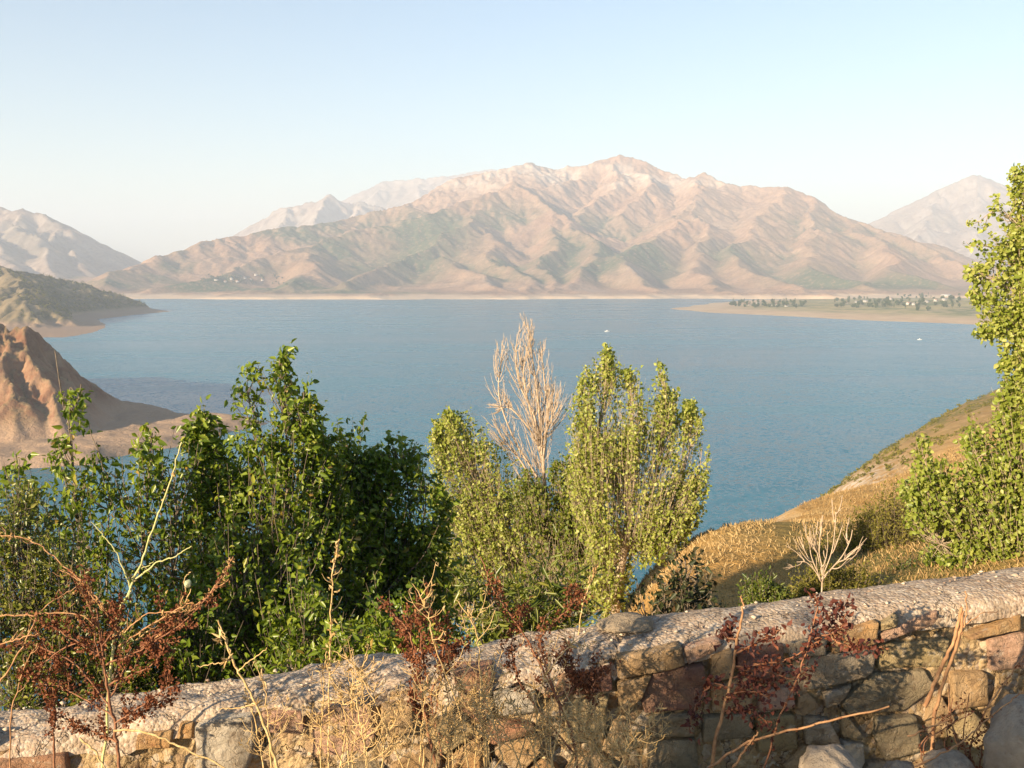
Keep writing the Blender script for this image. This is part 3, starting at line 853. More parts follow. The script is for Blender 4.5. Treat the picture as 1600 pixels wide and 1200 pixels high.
MAN = [
    ('tan', [(962, 1024), (1064, 1007), (1070, 1036), (1030, 1047), (965, 1059)]),
    ('pink', [(1067, 1010), (1124, 998), (1128, 1005), (1109, 1019), (1073, 1033)]),
    ('maroon', [(1022, 1050), (1099, 1035), (1103, 1066), (1086, 1108), (1008, 1114), (1002, 1096)]),
    ('tan', [(964, 1064), (1018, 1052), (1002, 1092), (968, 1120)]),
    ('tan', [(1110, 1024), (1142, 1012), (1146, 1055), (1108, 1062)]),
    ('dark', [(1016, 1118), (1086, 1112), (1084, 1148), (1018, 1150)]),
    ('dark', [(1012, 1156), (1086, 1152), (1090, 1205), (1012, 1210)]),
    ('grey', [(1228, 1003), (1291, 991), (1290, 1022), (1232, 1026)]),
    ('ochre', [(1295, 990), (1369, 968), (1367, 1002), (1300, 1020)]),
    ('grey', [(1258, 1029), (1365, 1007), (1363, 1044), (1352, 1056), (1263, 1080)]),
    ('olive', [(1372, 972), (1400, 959), (1398, 976), (1372, 984)]),
    ('pink', [(1373, 988), (1394, 981), (1464, 953), (1466, 974), (1376, 1002)]),
    ('olive', [(1375, 1008), (1482, 997), (1478, 1038), (1372, 1045)]),
    ('dark', [(1362, 1054), (1442, 1047), (1462, 1070), (1412, 1112), (1324, 1116), (1316, 1100)]),
    ('grey', [(1285, 1082), (1330, 1068), (1310, 1098), (1288, 1104)]),
    ('ochre', [(1504, 994), (1594, 958), (1594, 982), (1552, 990)]),
    ('pink', [(1542, 998), (1600, 988), (1604, 1044), (1546, 1047)]),
    ('grey', [(1254, 1118), (1294, 1122), (1312, 1158), (1256, 1160)]),
    ('dark', [(1368, 1120), (1430, 1117), (1438, 1170), (1380, 1184), (1362, 1146)]),
    ('pink', [(1190, 1078), (1235, 1070), (1240, 1100), (1182, 1108)]),
    ('tan', [(1112, 1068), (1176, 1054), (1172, 1100), (1112, 1112)]),
    ('dark', [(1098, 1120), (1170, 1112), (1176, 1150), (1098, 1156)]),
    ('olive', [(1180, 1118), (1240, 1114), (1246, 1170), (1184, 1176)]),
    ('maroon', [(1150, 1014), (1222, 1004), (1226, 1058), (1190, 1068), (1152, 1046)]),
    ('tan', [(1486, 1052), (1540, 1050), (1544, 1100), (1484, 1106)]),
    ('pale', [(308, 1130), (340, 1117), (398, 1113), (402, 1150), (390, 1200), (310, 1205)]),
    ('pink', [(486, 1122), (520, 1099), (578, 1100), (590, 1140), (570, 1180), (490, 1184)]),
    ('pink', [(410, 1112), (470, 1110), (476, 1150), (420, 1142)]),
    ('ochre', [(282, 1130), (304, 1128), (303, 1150), (278, 1152)]),
    ('red', [(0, 1184), (105, 1177), (110, 1210), (0, 1215)]),
    ('ochre', [(216, 1146), (272, 1138), (270, 1165), (215, 1168)]),
    ('maroon', [(903, 1048), (954, 1038), (957, 1074), (900, 1085)]),
    ('red', [(848, 1056), (896, 1050), (894, 1082), (850, 1090)]),
    ('olive', [(880, 1094), (950, 1086), (944, 1150), (884, 1160)]),
    ('tan', [(596, 1100), (648, 1096), (650, 1140), (598, 1146)]),
    ('pale', [(770, 1078), (836, 1070), (838, 1110), (776, 1116)]),
]
def clip_poly(poly, n, c):
    """keep the side n.p <= c"""
    out = []
    for i in range(len(poly)):
        a, b = poly[i], poly[(i + 1) % len(poly)]
        da, db = a @ n - c, b @ n - c
        if da <= 0: out.append(a)
        if (da < 0) != (db < 0) and abs(da - db) > 1e-12: out.append(a + (b - a) * da / (da - db))
    return out
def wall_stone(poly, matname, seed):
    """poly: (x, z) corners on the wall face; a rounded, uneven stone set proud of the mortar"""
    poly = np.array(poly)
    c = poly.mean(0)
    area = .5 * np.sum(poly[:, 0] * np.roll(poly[:, 1], -1) - np.roll(poly[:, 0], -1) * poly[:, 1])
    if area < 0: poly = poly[::-1]
    pts = []
    k = len(poly)
    for i in range(k):
        a, b, d = poly[i - 1], poly[i], poly[(i + 1) % k]
        pts += [b * .88 + a * .12, b * .98 + .01 * a + .01 * d, b * .88 + d * .12, (b + d) / 2]
    R = np.array(pts)
    size = math.sqrt(abs(area))
    nn = len(R)
    r_ = np.random.default_rng(seed)
    proud = r_.uniform(.008, .024)
    tilt = r_.normal(0, .10, 2)
    rings = [(1.0, -.07), (1.0, proud * .5), (.965, proud * .9), (.84, proud), (.66, proud * 1.04), (.46, proud * 1.08), (.24, proud * 1.1)]
    V = []
    for s_, pr in rings:
        q = c + (R - c) * s_
        q = q + .030 * size * np.stack([fbm(q[:, 0] * 22 + seed, q[:, 1] * 22, 3, seed), fbm(q[:, 0] * 22, q[:, 1] * 22 + seed, 3, seed + 1)], 1)
        off = pr + (0 if pr < 0 else 1) * (.017 * fbm(q[:, 0] * 14 + seed, q[:, 1] * 14, 5, seed) + .010 * (ridged(q[:, 0] * 24 + seed, q[:, 1] * 24, 3, seed) - .6) + ((q - c) @ tilt) * .5)
        V.append(np.stack([q[:, 0], wall_y(q[:, 0]) - off, q[:, 1]], 1))
    ce = np.array([[c[0], wall_y(c[0]) - proud * 1.1, c[1]]])
    V = np.concatenate(V + [ce])
    i = np.arange(len(rings) * nn).reshape(len(rings), nn)
    j = np.roll(i, -1, 1)
    q = np.stack([i[:-1], j[:-1], j[1:], i[1:]], -1).reshape(-1, 4)
    t = np.stack([i[-1], j[-1], np.full(nn, len(V) - 1)], -1)
    o0 = np.array([c[0], wall_y(c[0]), c[1]])
    me = mesh_np('stone', V - o0, [q, t], SM[matname])
    return obj('stone', me, WALL, o0 - WO)
def build_stones():
    used = []
    for k, (mn, pp) in enumerate(MAN):
        pl = [on_wall(*p)[[0, 2]] for p in pp]
        used.append(np.array(pl))
        wall_stone(pl, mn, 100 + k)
    r_ = np.random.default_rng(8)
    seeds = []
    for row in range(7):
        x = -3.3 + r_.uniform(0, .1)
        while x < 3.7:
            wdt = r_.uniform(.10, .24) * (1.0 if x > .3 else .85)
            seeds.append((x + wdt / 2, .085 + row * .095 + r_.uniform(-.022, .022)))
            x += wdt
    seeds = np.array(seeds)
    mats = list(SM)
    for i, s_ in enumerate(seeds):
        zt = float(wall_top(s_[0]))
        c = np.array([s_[0], zt - s_[1]])
        if any(poly_sd(np.array([c[0]]), np.array([c[1]]), u)[0] > -.028 for u in used): continue
        if r_.random() < (.30 if s_[0] < .3 else .1): continue
        poly = [c + np.array(v) for v in ((-.2, -.1), (.2, -.1), (.2, .1), (-.2, .1))]
        for j in np.argsort(np.hypot(*(seeds - s_).T))[1:12]:
            o_ = np.array([seeds[j][0], float(wall_top(seeds[j][0])) - seeds[j][1]])
            n = o_ - c; dl = np.linalg.norm(n); n = n / dl
            poly = clip_poly(poly, n, n @ c + dl / 2 - .007)
            if len(poly) < 3: break
        if len(poly) < 3: continue
        for u in used:
            # keep clear of the stones already set
            uc = u.mean(0)
            if np.linalg.norm(uc - c) > .35: continue
            n = uc - c; n = n / np.linalg.norm(n)
            poly = clip_poly(poly, n, min((u @ n).min() - .005, n @ c + .2))
            if len(poly) < 3: break
        if len(poly) < 3: continue
        pa = np.array(poly)
        if abs(.5 * np.sum(pa[:, 0] * np.roll(pa[:, 1], -1) - np.roll(pa[:, 0], -1) * pa[:, 1])) < .0018: continue
        mn = r_.choice(['tan', 'ochre', 'grey', 'pink', 'olive', 'red', 'pale', 'maroon', 'dark'], p=[.30, .16, .15, .08, .14, .03, .08, .03, .03])
        wall_stone(poly, mn, 300 + i)
build_stones()
# loose boulders at the foot of the wall
m = NT('boulder_rock')
tc = m.n('ShaderNodeTexCoord').outputs['Object']
c = m.mix(m.ramp(m.noise(9, 6, .65, vec=tc), (.35, 0.), (.65, 1.)), (.30, .235, .17), (.47, .385, .29))
c = m.mix(m.math('MULTIPLY', m.ramp(m.noise(24, 5, .7, vec=tc), (.55, 0.), (.7, 1.)), .6), c, (.15, .10, .08))
m.bump(m.math('ADD', m.noise(30, 7, .7, vec=tc), m.noise(8, 4, vec=tc)), .03, .9)
M_ROCK = m.done(c, .92, .15)
for (px, py, d, rx, ry, rz, sd_, lab) in [
        (1298, 1206, 2.62, .085, .09, .075, 3, 'rounded pale grey stone lying low at the bottom edge below the wall'),
        (1612, 1185, 2.72, .165, .17, .165, 5, 'large rough grey boulder leaning at the wall foot in the right corner'),
        (1478, 1200, 2.75, .07, .07, .05, 8, 'small grey stone wedged beside the large corner boulder'),
        (1405, 1205, 2.82, .05, .05, .04, 11, 'smallest stone lying between the two grey boulders')]:
    o = obj('boulder', rock_mesh('boulder', rx, ry, rz, sd_, M_ROCK, 4), None, at(px, py, d))
    tag(o, lab, 'rock')
# cap lump: flat stone on the wall top
o = obj('flat_stone', rock_mesh('flat_stone', .10, .09, .028, 21, SM['grey'], 3), None, on_wall(985, 998) + np.array((0, .17, -.01)))
tag(o, 'flat grey stone lying on top of the wall beside the crack', 'rock')

# crumbs of mortar and small stones lying on the wall top
def crumbs():
    r_ = np.random.default_rng(6)
    b = MB()
    oct_v = np.array([(1, 0, 0), (-1, 0, 0), (0, 1, 0), (0, -1, 0), (0, 0, 1), (0, 0, -1)], float)
    oct_f = np.array([(0, 2, 4), (2, 1, 4), (1, 3, 4), (3, 0, 4), (2, 0, 5), (1, 2, 5), (3, 1, 5), (0, 3, 5)])
    for _ in range(380):
        x = r_.uniform(-2.4, 2.6); s_ = r_.uniform(.0025, .009) * (1.5 if r_.random() < .08 else 1)
        u = r_.uniform(.03, .25)
        v = (oct_v + r_.normal(0, .22, (6, 3))) * s_ * np.array([1, 1, .7])
        b.add(v + np.array([x, wall_y(x) + u, float(wall_top(x)) + .008 + .2 * s_]), [oct_f], r_.uniform(0, 1))
    m = NT('crumb'); mm = m.done(m.ramp(m.attr('tint'), (0., (.22, .15, .11)), (.5, (.42, .34, .25)), (1., (.48, .40, .31))), .95, .1)
    tag(b.build('mortar_crumbs', mm, smooth=False), 'crumbs of mortar and small stones lying on the wall top', 'rubble', kind='stuff')
crumbs()
# ------------------------------------------------------------------ trees
M_POP = leaf_material('poplar_leaf', [(0., (.14, .19, .022)), (.45, (.26, .305, .046)), (.8, (.37, .395, .085)), (1., (.48, .46, .15))], .45, .45, .45)
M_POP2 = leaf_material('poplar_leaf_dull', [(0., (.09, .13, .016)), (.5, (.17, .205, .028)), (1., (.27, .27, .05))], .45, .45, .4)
M_BUSH = leaf_material('broad_leaf', [(0., (.070, .115, .010)), (.45, (.150, .210, .018)), (.8, (.24, .29, .030)), (.95, (.34, .33, .05)), (1., (.36, .24, .06))], .42, .36, .4)
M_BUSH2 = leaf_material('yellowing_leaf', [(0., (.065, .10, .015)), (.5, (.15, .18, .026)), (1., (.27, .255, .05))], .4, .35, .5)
M_OLIVE = leaf_material('scrub_leaf', [(0., (.10, .105, .018)), (.5, (.17, .155, .028)), (1., (.25, .21, .05))], .35, .7, .2)
M_DARKLEAF = leaf_material('dark_leaf', [(0., (.022, .030, .012)), (.6, (.045, .055, .018)), (1., (.10, .06, .03))], .25, .5, .3)
M_BARK = stem_material('grey_brown_bark', (.13, .10, .075), (.23, .18, .13), 25)
M_PALEBARK = stem_material('pale_bark', (.30, .23, .155), (.42, .33, .23), 25)
M_DEAD = stem_material('dead_wood', (.35, .26, .18), (.48, .375, .275), 20)
def lobe_pts(l, d):
    out, rr = [], []
    for q in l:
        dd = d + (q[3] if len(q) > 3 else 0)
        out.append(at(q[0], q[1], dd)); rr.append(q[2] * dd / F)
    return np.array(out), np.array(rr)
def make_tree(name, label, cat, d, base, lobes, leafmat, barkmat, leaf=.06, twigs=300, per=12, width=.75, droop=.35, up=.35, seed=1, group=None,
              trunk_r=.06, tint=(.5, .22), gap=.42, gapscale=1.2, parts=0, spread=1.2, twig_r=.0032, depth=1.0, trunk=None, crownname='crown', bare=0., limb_k=.32, dens=2.3):
    """base: (px,py); lobes: lists of (px,py,radius px[,depth shift]) from the bottom of a limb to its tip"""
    r_ = np.random.default_rng(seed)
    bp = at(base[0], base[1], d)
    gz = float(hill_z(bp[0], bp[1]))
    foot = np.array([bp[0], bp[1], gz - .15])
    root = thing(name, label, cat, foot, group)
    LP = [lobe_pts(l, d) for l in lobes]
    join = trunk or [base]
    tp = np.vstack([foot[None], np.array([at(p[0], p[1], d) for p in join])])
    if np.linalg.norm(tp[0] - tp[1]) < .3: tp = np.delete(tp, 1, 0) if len(tp) > 2 else tp
    tpts = spline(tp, 6)
    b = MB(); b.tube(tpts, np.linspace(trunk_r, trunk_r * .62, len(tpts)), 7)
    b.build('trunk', barkmat, root, foot)
    tw, cr = MB(), MB()
    W = np.array([np.sum((r[:-1] + r[1:]) / 2 * np.linalg.norm(np.diff(p, axis=0), axis=1)) for p, r in LP])
    W = W / W.sum()
    LPOS, LAX, LN, LS, LT = [], [], [], [], []
    for (p, r), wgt in zip(LP, W):
        j = tpts[-1] if np.linalg.norm(p[0] - tpts[-1]) > .25 else None
        ax = spline(np.vstack([tpts[int(len(tpts) * .7)][None], p]) if j is not None else p, 6)
        al = np.r_[0, np.cumsum(np.linalg.norm(np.diff(ax, axis=0), axis=1))]; al /= al[-1]
        lb = MB(); lb.tube(ax, (.004 + (trunk_r * limb_k - .004) * (1 - al) ** 1.3), 5); lb.build('limb', barkmat, root, foot)
        seg = np.linalg.norm(np.diff(p, axis=0), axis=1)
        cum = np.r_[0, np.cumsum(seg)]; tot = cum[-1]
        n = max(6, int(twigs * dens * wgt))
        k = 0; tries = 0
        while k < n and tries < n * 6:
            tries += 1
            s_ = r_.uniform(0, tot)
            rad = np.interp(s_, cum, r)
            if r_.random() > rad / r.max() * .65 + .35: continue
            c = np.array([np.interp(s_, cum, p[:, q]) for q in range(3)])
            o_ = unit(1, r_)[0] * r_.random() ** .33
            o_[1] *= depth
            spray = r_.random() < .16
            if spray:
                o_ = o_ * r_.uniform(1.0, 1.35) + np.array([0, 0, r_.uniform(.1, .6)])
            e = c + o_ * (rad + (.05 if d < 10 else 0)) * spread
            g = vnoise(np.array([e[0] * gapscale + seed * 3.1 + e[1]]), np.array([e[2] * gapscale + e[1] * .7]), seed)[0]
            if not spray and g < gap * .9 * (.45 + .55 * np.linalg.norm(o_)): continue
            s0 = max(0, s_ - rad * r_.uniform(.6, 1.6) * (up + .5) * 1.1)
            a0 = np.array([np.interp(s0, cum, p[:, q]) for q in range(3)])
            mid = (a0 + e) / 2 + np.array([0, 0, -.12 * rad]) + unit(1, r_)[0] * rad * .12 + (e - c) * .18
            q = spline([a0, mid, e + np.array([0, 0, rad * .42 * up])], 4)
            tw.tube(q, np.linspace(twig_r * 1.6, twig_r * .5, len(q)), 3)
            k += 1
            if r_.random() < bare: continue
            m_ = max(3, int(r_.normal(per, per * .25) * (.7 if spray else 1)))
            tt = r_.uniform(.42, 1.0, m_) ** .7 * (len(q) - 1)
            i0 = np.clip(tt.astype(int), 0, len(q) - 2)
            pos = q[i0] + (q[i0 + 1] - q[i0]) * (tt - i0)[:, None]
            td = q[-1] - q[0]; td = td / (np.linalg.norm(td) + 1e-9)
            a = unit(m_, r_) * .9 + td * .45 + np.array([0, 0, -droop])
            pos = pos + unit(m_, r_) * leaf * .8
            LPOS.append(pos); LAX.append(a); LN.append(unit(m_, r_) + np.array([-.45, -.75, .45])); LS.append(leaf * r_.uniform(.42, 1.3, m_))
            LT.append(np.clip(r_.normal(tint[0], tint[1], m_) + r_.normal(0, .08), 0, 1))
    o = tw.build('twigs', barkmat, root, foot); o['kind'] = 'stuff'
    LPOS, LAX, LN, LS, LT = map(np.concatenate, (LPOS, LAX, LN, LS, LT))
    if parts:
        # the nearest, largest leaves one by one, sharing a few blade meshes
        blades = []
        for q in range(10):
            t_ = MB(); t_.leaves(np.zeros((1, 3)), np.array([[0, 0, -1.]]), np.array([[0, -1., 0]]), 1.0, width * (.9 + .02 * q), .10 + .02 * q, .08 + .03 * q, tint=np.array([.25 + .07 * q]))
            V = np.concatenate(t_.v)
            blades.append(mesh_np('leaf', V, [np.concatenate(x) for x in t_.f.values()], leafmat, tint=np.concatenate(t_.t)))
        rowpx = LPOS[:, 0] / LPOS[:, 1] * F + 800
        sc = LS / LPOS[:, 1] + 10 * ((rowpx < -5) | (rowpx > 1605)) * -1
        idx = np.argsort(-sc)[:parts]
        from mathutils import Matrix
        for q, i in enumerate(idx):
            zx = -LAX[i] / np.linalg.norm(LAX[i])
            yx = -LN[i] + zx * (LN[i] @ zx); yx /= np.linalg.norm(yx)
            xx = np.cross(yx, zx)
            o = bpy.data.objects.new('leaf', blades[q % 10])
            M = Matrix(((xx[0], yx[0], zx[0], 0), (xx[1], yx[1], zx[1], 0), (xx[2], yx[2], zx[2], 0), (0, 0, 0, 1)))
            link(o, root)
            o.matrix_local = Matrix.Translation(LPOS[i] - foot) @ M @ Matrix.Scale(float(LS[i]), 4)
        keep = np.ones(len(LS), bool); keep[idx] = False
        LPOS, LAX, LN, LS, LT = LPOS[keep], LAX[keep], LN[keep], LS[keep], LT[keep]
    cr.leaves(LPOS, LAX, LN, LS, width, .16, .18, LT)
    o = cr.build(crownname, leafmat, root, foot)
    o['kind'] = 'stuff'
    return root

# broad leaved trees just behind the wall on the left
make_tree('broadleaf_tree', 'leafy dark green tree behind the wall with the tallest pointed shoot', 'tree', 8.0, (440, 1120), [
    [(440, 1090, 120), (440, 960, 130), (445, 850, 110), (450, 760, 80), (448, 690, 50), (440, 630, 34), (436, 590, 20), (437, 562, 8)],
    [(330, 1090, 110), (310, 960, 110), (300, 850, 95), (312, 780, 52), (316, 710, 26), (314, 665, 11), (313, 645, 4)],
    [(350, 800, 60, .3), (345, 715, 28, .3), (343, 675, 11, .3), (341, 652, 5, .3)],
    [(500, 900, 100, .3), (510, 820, 62, .3), (505, 745, 38, .3), (507, 705, 16, .3), (512, 682, 6, .3)],
    [(420, 1050, 110, -.6), (380, 950, 100, -.6), (390, 850, 70, -.5)],
    [(400, 690, 45), (392, 640, 26), (385, 605, 12)], [(468, 700, 32), (476, 650, 18), (474, 612, 9)],
], M_BUSH, M_BARK, leaf=.061, twigs=950, per=18, width=.52, droop=.75, seed=3, dens=1.75, tint=(.46, .24), parts=280, trunk_r=.09, gap=.40, gapscale=1.6, twig_r=.003)
make_tree('broadleaf_tree', 'dark broad leaved tree right of the tallest leafy shoot and left of the poplars', 'tree', 8.8, (610, 1100), [
    [(610, 1080, 110), (600, 960, 110), (585, 850, 85), (560, 770, 50), (545, 710, 28), (540, 682, 8)],
    [(640, 980, 80), (645, 880, 56), (640, 800, 46), (635, 740, 30), (625, 705, 14)],
    [(660, 830, 34), (665, 780, 26), (660, 730, 12)], [(560, 1000, 100, -.5), (570, 900, 80, -.5)],
    [(600, 820, 60), (595, 750, 30), (590, 715, 10)]
], M_BUSH, M_BARK, leaf=.061, twigs=640, per=18, width=.52, droop=.75, seed=5, dens=1.7, tint=(.40, .22), parts=120, trunk_r=.08, gap=.40, gapscale=1.6, twig_r=.003)
make_tree('broadleaf_sapling', 'thin open sapling with sparse leaves against the water at far left', 'tree', 7.6, (150, 1120), [
    [(150, 1090, 110), (140, 960, 100), (130, 860, 85), (120, 780, 60), (112, 720, 34), (108, 700, 14)],
    [(110, 690, 12), (100, 640, 6), (92, 590, 4), (86, 548, 3)], [(110, 660, 6), (122, 625, 5), (127, 600, 3)],
    [(200, 1050, 90), (215, 930, 75), (225, 840, 60), (232, 760, 42), (236, 700, 22), (238, 676, 6)],
    [(60, 900, 60), (40, 820, 50), (30, 750, 30), (25, 710, 10)], [(170, 800, 50), (160, 730, 30), (150, 690, 12)],
    [(270, 900, 70), (275, 800, 45), (262, 730, 20)]
], M_BUSH, M_BARK, leaf=.068, twigs=300, per=11, width=.5, droop=.7, seed=7, tint=(.5, .22), dens=1.15, trunk_r=.05, gap=.5, gapscale=1.8, twig_r=.0032)
make_tree('yellow_green_shrub', 'yellowish green small leaved shrub behind the weeds at the left edge', 'shrub', 6.4, (20, 1120), [
    [(30, 1110, 90), (40, 1000, 90), (40, 900, 75), (30, 820, 45), (20, 770, 18)], [(110, 1080, 70), (110, 980, 65), (100, 900, 45), (85, 850, 18)],
    [(-80, 1050, 90), (-60, 920, 80), (-40, 820, 40)], [(170, 1080, 55), (185, 1010, 45), (190, 960, 18)]
], M_BUSH2, M_BARK, leaf=.040, twigs=460, per=13, width=.5, droop=.5, seed=9, tint=(.6, .22), trunk_r=.04, gap=.36, gapscale=2., twig_r=.0025)
make_tree('young_shrub', 'low dark leafy shrub filling the gap between the broad leaved trees and wall', 'shrub', 6.8, (420, 1120), [
    [(300, 1110, 90), (290, 1010, 70), (280, 950, 30)], [(480, 1100, 80), (480, 1010, 70), (470, 950, 30)], [(620, 1080, 70), (620, 1000, 60), (620, 950, 24)], [(210, 1110, 60), (205, 1040, 50), (200, 990, 18)]
], M_BUSH, M_BARK, leaf=.060, twigs=330, per=11, width=.5, droop=.7, seed=11, tint=(.36, .22), trunk_r=.03, gap=.40, gapscale=2., twig_r=.0025)

# poplars in the middle
make_tree('poplar_tree', 'large bushy poplar with several upright leafy tips standing right of the bare tree', 'tree', 18, (965, 985), [
    [(955, 880, 45), (935, 800, 48), (925, 720, 55), (938, 650, 48), (948, 600, 32), (948, 560, 12), (947, 546, 4)],
    [(925, 760, 40), (922, 680, 36), (918, 620, 24), (915, 585, 10)],
    [(985, 850, 50), (980, 760, 52), (985, 690, 52), (988, 640, 36), (985, 600, 16), (980, 582, 5)],
    [(1000, 850, 45), (1022, 760, 48), (1034, 690, 36), (1040, 630, 22), (1034, 590, 10), (1032, 572, 4)],
    [(1020, 850, 50), (1055, 770, 46), (1076, 710, 32), (1082, 660, 20), (1074, 628, 8)],
    [(1030, 850, 50), (1070, 800, 36), (1090, 750, 26), (1098, 690, 14)],
    [(1010, 860, 28), (1045, 840, 30), (1075, 815, 26), (1098, 805, 12)], [(945, 950, 40), (952, 880, 45), (955, 820, 45)]
], M_POP, M_PALEBARK, leaf=.062, spread=1.02, twigs=1050, per=15, width=.8, droop=.25, up=.9, seed=21, tint=(.64, .22), trunk_r=.10, gap=.36, gapscale=1.1, trunk=[(962, 950), (975, 860), (985, 800)], bare=.1)
make_tree('poplar_tree', 'smaller leaning poplar with yellow green top left of the bare tree', 'tree', 19, (850, 990), [
    [(850, 950, 60), (810, 870, 58), (775, 800, 55), (745, 745, 48), (720, 700, 38), (704, 665, 18), (700, 648, 6)],
    [(760, 830, 46), (720, 770, 42), (695, 725, 28), (685, 690, 16), (684, 660, 6)],
    [(790, 920, 60), (745, 860, 52), (705, 800, 38), (680, 765, 14)], [(720, 960, 70), (690, 900, 50), (670, 850, 24)], [(780, 990, 70), (760, 930, 60)]
], M_POP, M_PALEBARK, leaf=.062, twigs=1050, per=15, width=.8, droop=.25, up=.8, seed=23, tint=(.62, .22), trunk_r=.08, gap=.38, gapscale=1.1, trunk=[(842, 950), (815, 880)], bare=.06)
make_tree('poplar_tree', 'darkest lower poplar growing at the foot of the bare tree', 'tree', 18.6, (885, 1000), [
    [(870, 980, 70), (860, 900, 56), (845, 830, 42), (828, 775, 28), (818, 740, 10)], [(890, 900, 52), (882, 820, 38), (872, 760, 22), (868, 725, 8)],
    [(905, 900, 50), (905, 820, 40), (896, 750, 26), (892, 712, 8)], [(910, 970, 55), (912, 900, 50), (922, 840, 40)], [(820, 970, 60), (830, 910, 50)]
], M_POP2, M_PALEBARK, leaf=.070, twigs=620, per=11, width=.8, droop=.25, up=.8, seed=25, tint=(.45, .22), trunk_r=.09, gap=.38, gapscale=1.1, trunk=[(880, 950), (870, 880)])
# the bare one
def bare_tree(name, label, d, base, stems, mat, seed, nb, blen, r0=.045, cat='tree', group=None):
    r_ = np.random.default_rng(seed)
    bp = at(base[0], base[1], d)
    foot = np.array([bp[0], bp[1], float(hill_z(bp[0], bp[1])) - .1])
    root = thing(name, label, cat, foot, group)
    tw = MB()
    for si, st in enumerate(stems):
        ax = spline([foot if q is None else at(q[0], q[1], d + (q[2] if len(q) > 2 else 0)) for q in st], 8)
        b = MB(); rr = np.linspace(r0 * (1 if si == 0 else .6), .005, len(ax)); b.tube(ax, rr, 6)
        b.build('trunk' if si == 0 else 'limb', mat, root, foot)
        for k in range(int(nb * (1.0 if si == 0 else .6))):
            u = r_.uniform(.30, .97) if st[0] is None else r_.uniform(.12, .97)
            i = int(u * (len(ax) - 1))
            td = ax[min(i + 1, len(ax) - 1)] - ax[max(i - 1, 0)]; td /= np.linalg.norm(td)
            side = unit(1, r_)[0]; side -= td * (side @ td); side /= np.linalg.norm(side)
            L = blen * (1.15 - u) * r_.uniform(.5, 1.1) + .12
            p1 = ax[i] + (td * .45 + side * .5) * L * .4
            p2 = ax[i] + (td * .95 + side * .55) * L * .75 + np.array([0, 0, .08 * L])
            p3 = ax[i] + (td * 1.25 + side * .5) * L + np.array([0, 0, .15 * L])
            q = spline([ax[i], p1, p2, p3], 4)
            tw.tube(q, np.linspace(.008, .003, len(q)), 3)
            for _ in range(r_.integers(2, 5)):
                v = r_.integers(3, len(q) - 2)
                td2 = q[v + 1] - q[v]; td2 /= np.linalg.norm(td2)
                s2 = unit(1, r_)[0]
                e = q[v] + (td2 * .9 + s2 * .45 + np.array([0, 0, .25])) * L * r_.uniform(.2, .45)
                q2 = spline([q[v], (q[v] + e) / 2 + s2 * .03 * L, e], 3)
                tw.tube(q2, np.linspace(.0048, .0025, len(q2)), 3)
    o = tw.build('twigs', mat, root, foot); o['kind'] = 'stuff'
    return root
bare_tree('dead_poplar', 'leafless pale dead poplar with upright bare twigs between the leafy poplars', 19.0, (872, 1000), [
    [None, (860, 860), (850, 740), (842, 640), (832, 560), (822, 495)],
    [(860, 860), (845, 760), (805, 690), (780, 620), (783, 565), (785, 532)],
    [(852, 760), (838, 690), (800, 640), (775, 640, .2)],
    [(850, 740), (838, 660), (812, 600), (806, 550), (812, 512)],
    [(848, 720), (856, 650), (850, 590), (846, 545)], [(846, 690), (862, 650), (862, 600)],
    [(856, 800), (820, 730), (790, 690), (768, 655)], [(850, 720), (828, 640), (818, 580), (828, 525)],
], M_DEAD, 31, 70, .46)
# right hand poplar, partly outside the frame
make_tree('poplar_tree', 'tall windblown yellow green poplar cut by the right edge', 'tree', 12, (1650, 1000), [
    [(1640, 620, 36), (1630, 500, 34), (1615, 400, 26), (1600, 320, 17), (1588, 284, 11), (1582, 266, 12)],
    [(1660, 430, 30), (1600, 360, 26), (1560, 328, 18), (1530, 346, 12), (1518, 350, 5)],
    [(1660, 480, 34), (1600, 420, 30), (1555, 385, 22), (1525, 384, 12), (1514, 386, 5)],
    [(1660, 520, 34), (1590, 460, 30), (1545, 432, 22), (1516, 424, 9)],
    [(1660, 560, 34), (1590, 500, 30), (1545, 472, 22), (1518, 455, 10)],
    [(1660, 600, 30), (1600, 540, 28), (1555, 510, 20), (1526, 520, 8)],
    [(1660, 640, 30), (1610, 580, 26), (1572, 560, 14), (1566, 575, 6)],
    [(1700, 700, 80), (1705, 520, 60), (1690, 400, 36)],
], M_POP, M_PALEBARK, leaf=.060, dens=1.5, twigs=1100, per=13, width=.75, droop=.2, up=.35, spread=1.2, seed=41, tint=(.62, .2), trunk_r=.10, gap=.46, gapscale=2.4, trunk=[(1650, 900), (1655, 700)], twig_r=.0035)
make_tree('poplar_tree', 'low spreading poplar with leafy side shoots under the tall windblown poplar', 'tree', 12.6, (1600, 960), [
    [(1560, 880, 55), (1500, 820, 50), (1460, 760, 36), (1444, 715, 18), (1442, 692, 6)], [(1470, 850, 45), (1440, 800, 30), (1420, 760, 12)],
    [(1590, 890, 70), (1560, 790, 55), (1530, 720, 36), (1520, 680, 14)], [(1620, 860, 80), (1600, 740, 60), (1590, 660, 40), (1600, 610, 20)],
    [(1680, 860, 90), (1670, 720, 70)], [(1640, 720, 50), (1590, 650, 30), (1570, 600, 12)], [(1500, 880, 45), (1455, 850, 30)]
], M_POP, M_PALEBARK, leaf=.064, twigs=900, per=13, width=.75, droop=.2, up=.5, seed=43, tint=(.45, .22), trunk_r=.08, gap=.38, gapscale=1.7, trunk=[(1610, 900)], twig_r=.0035)

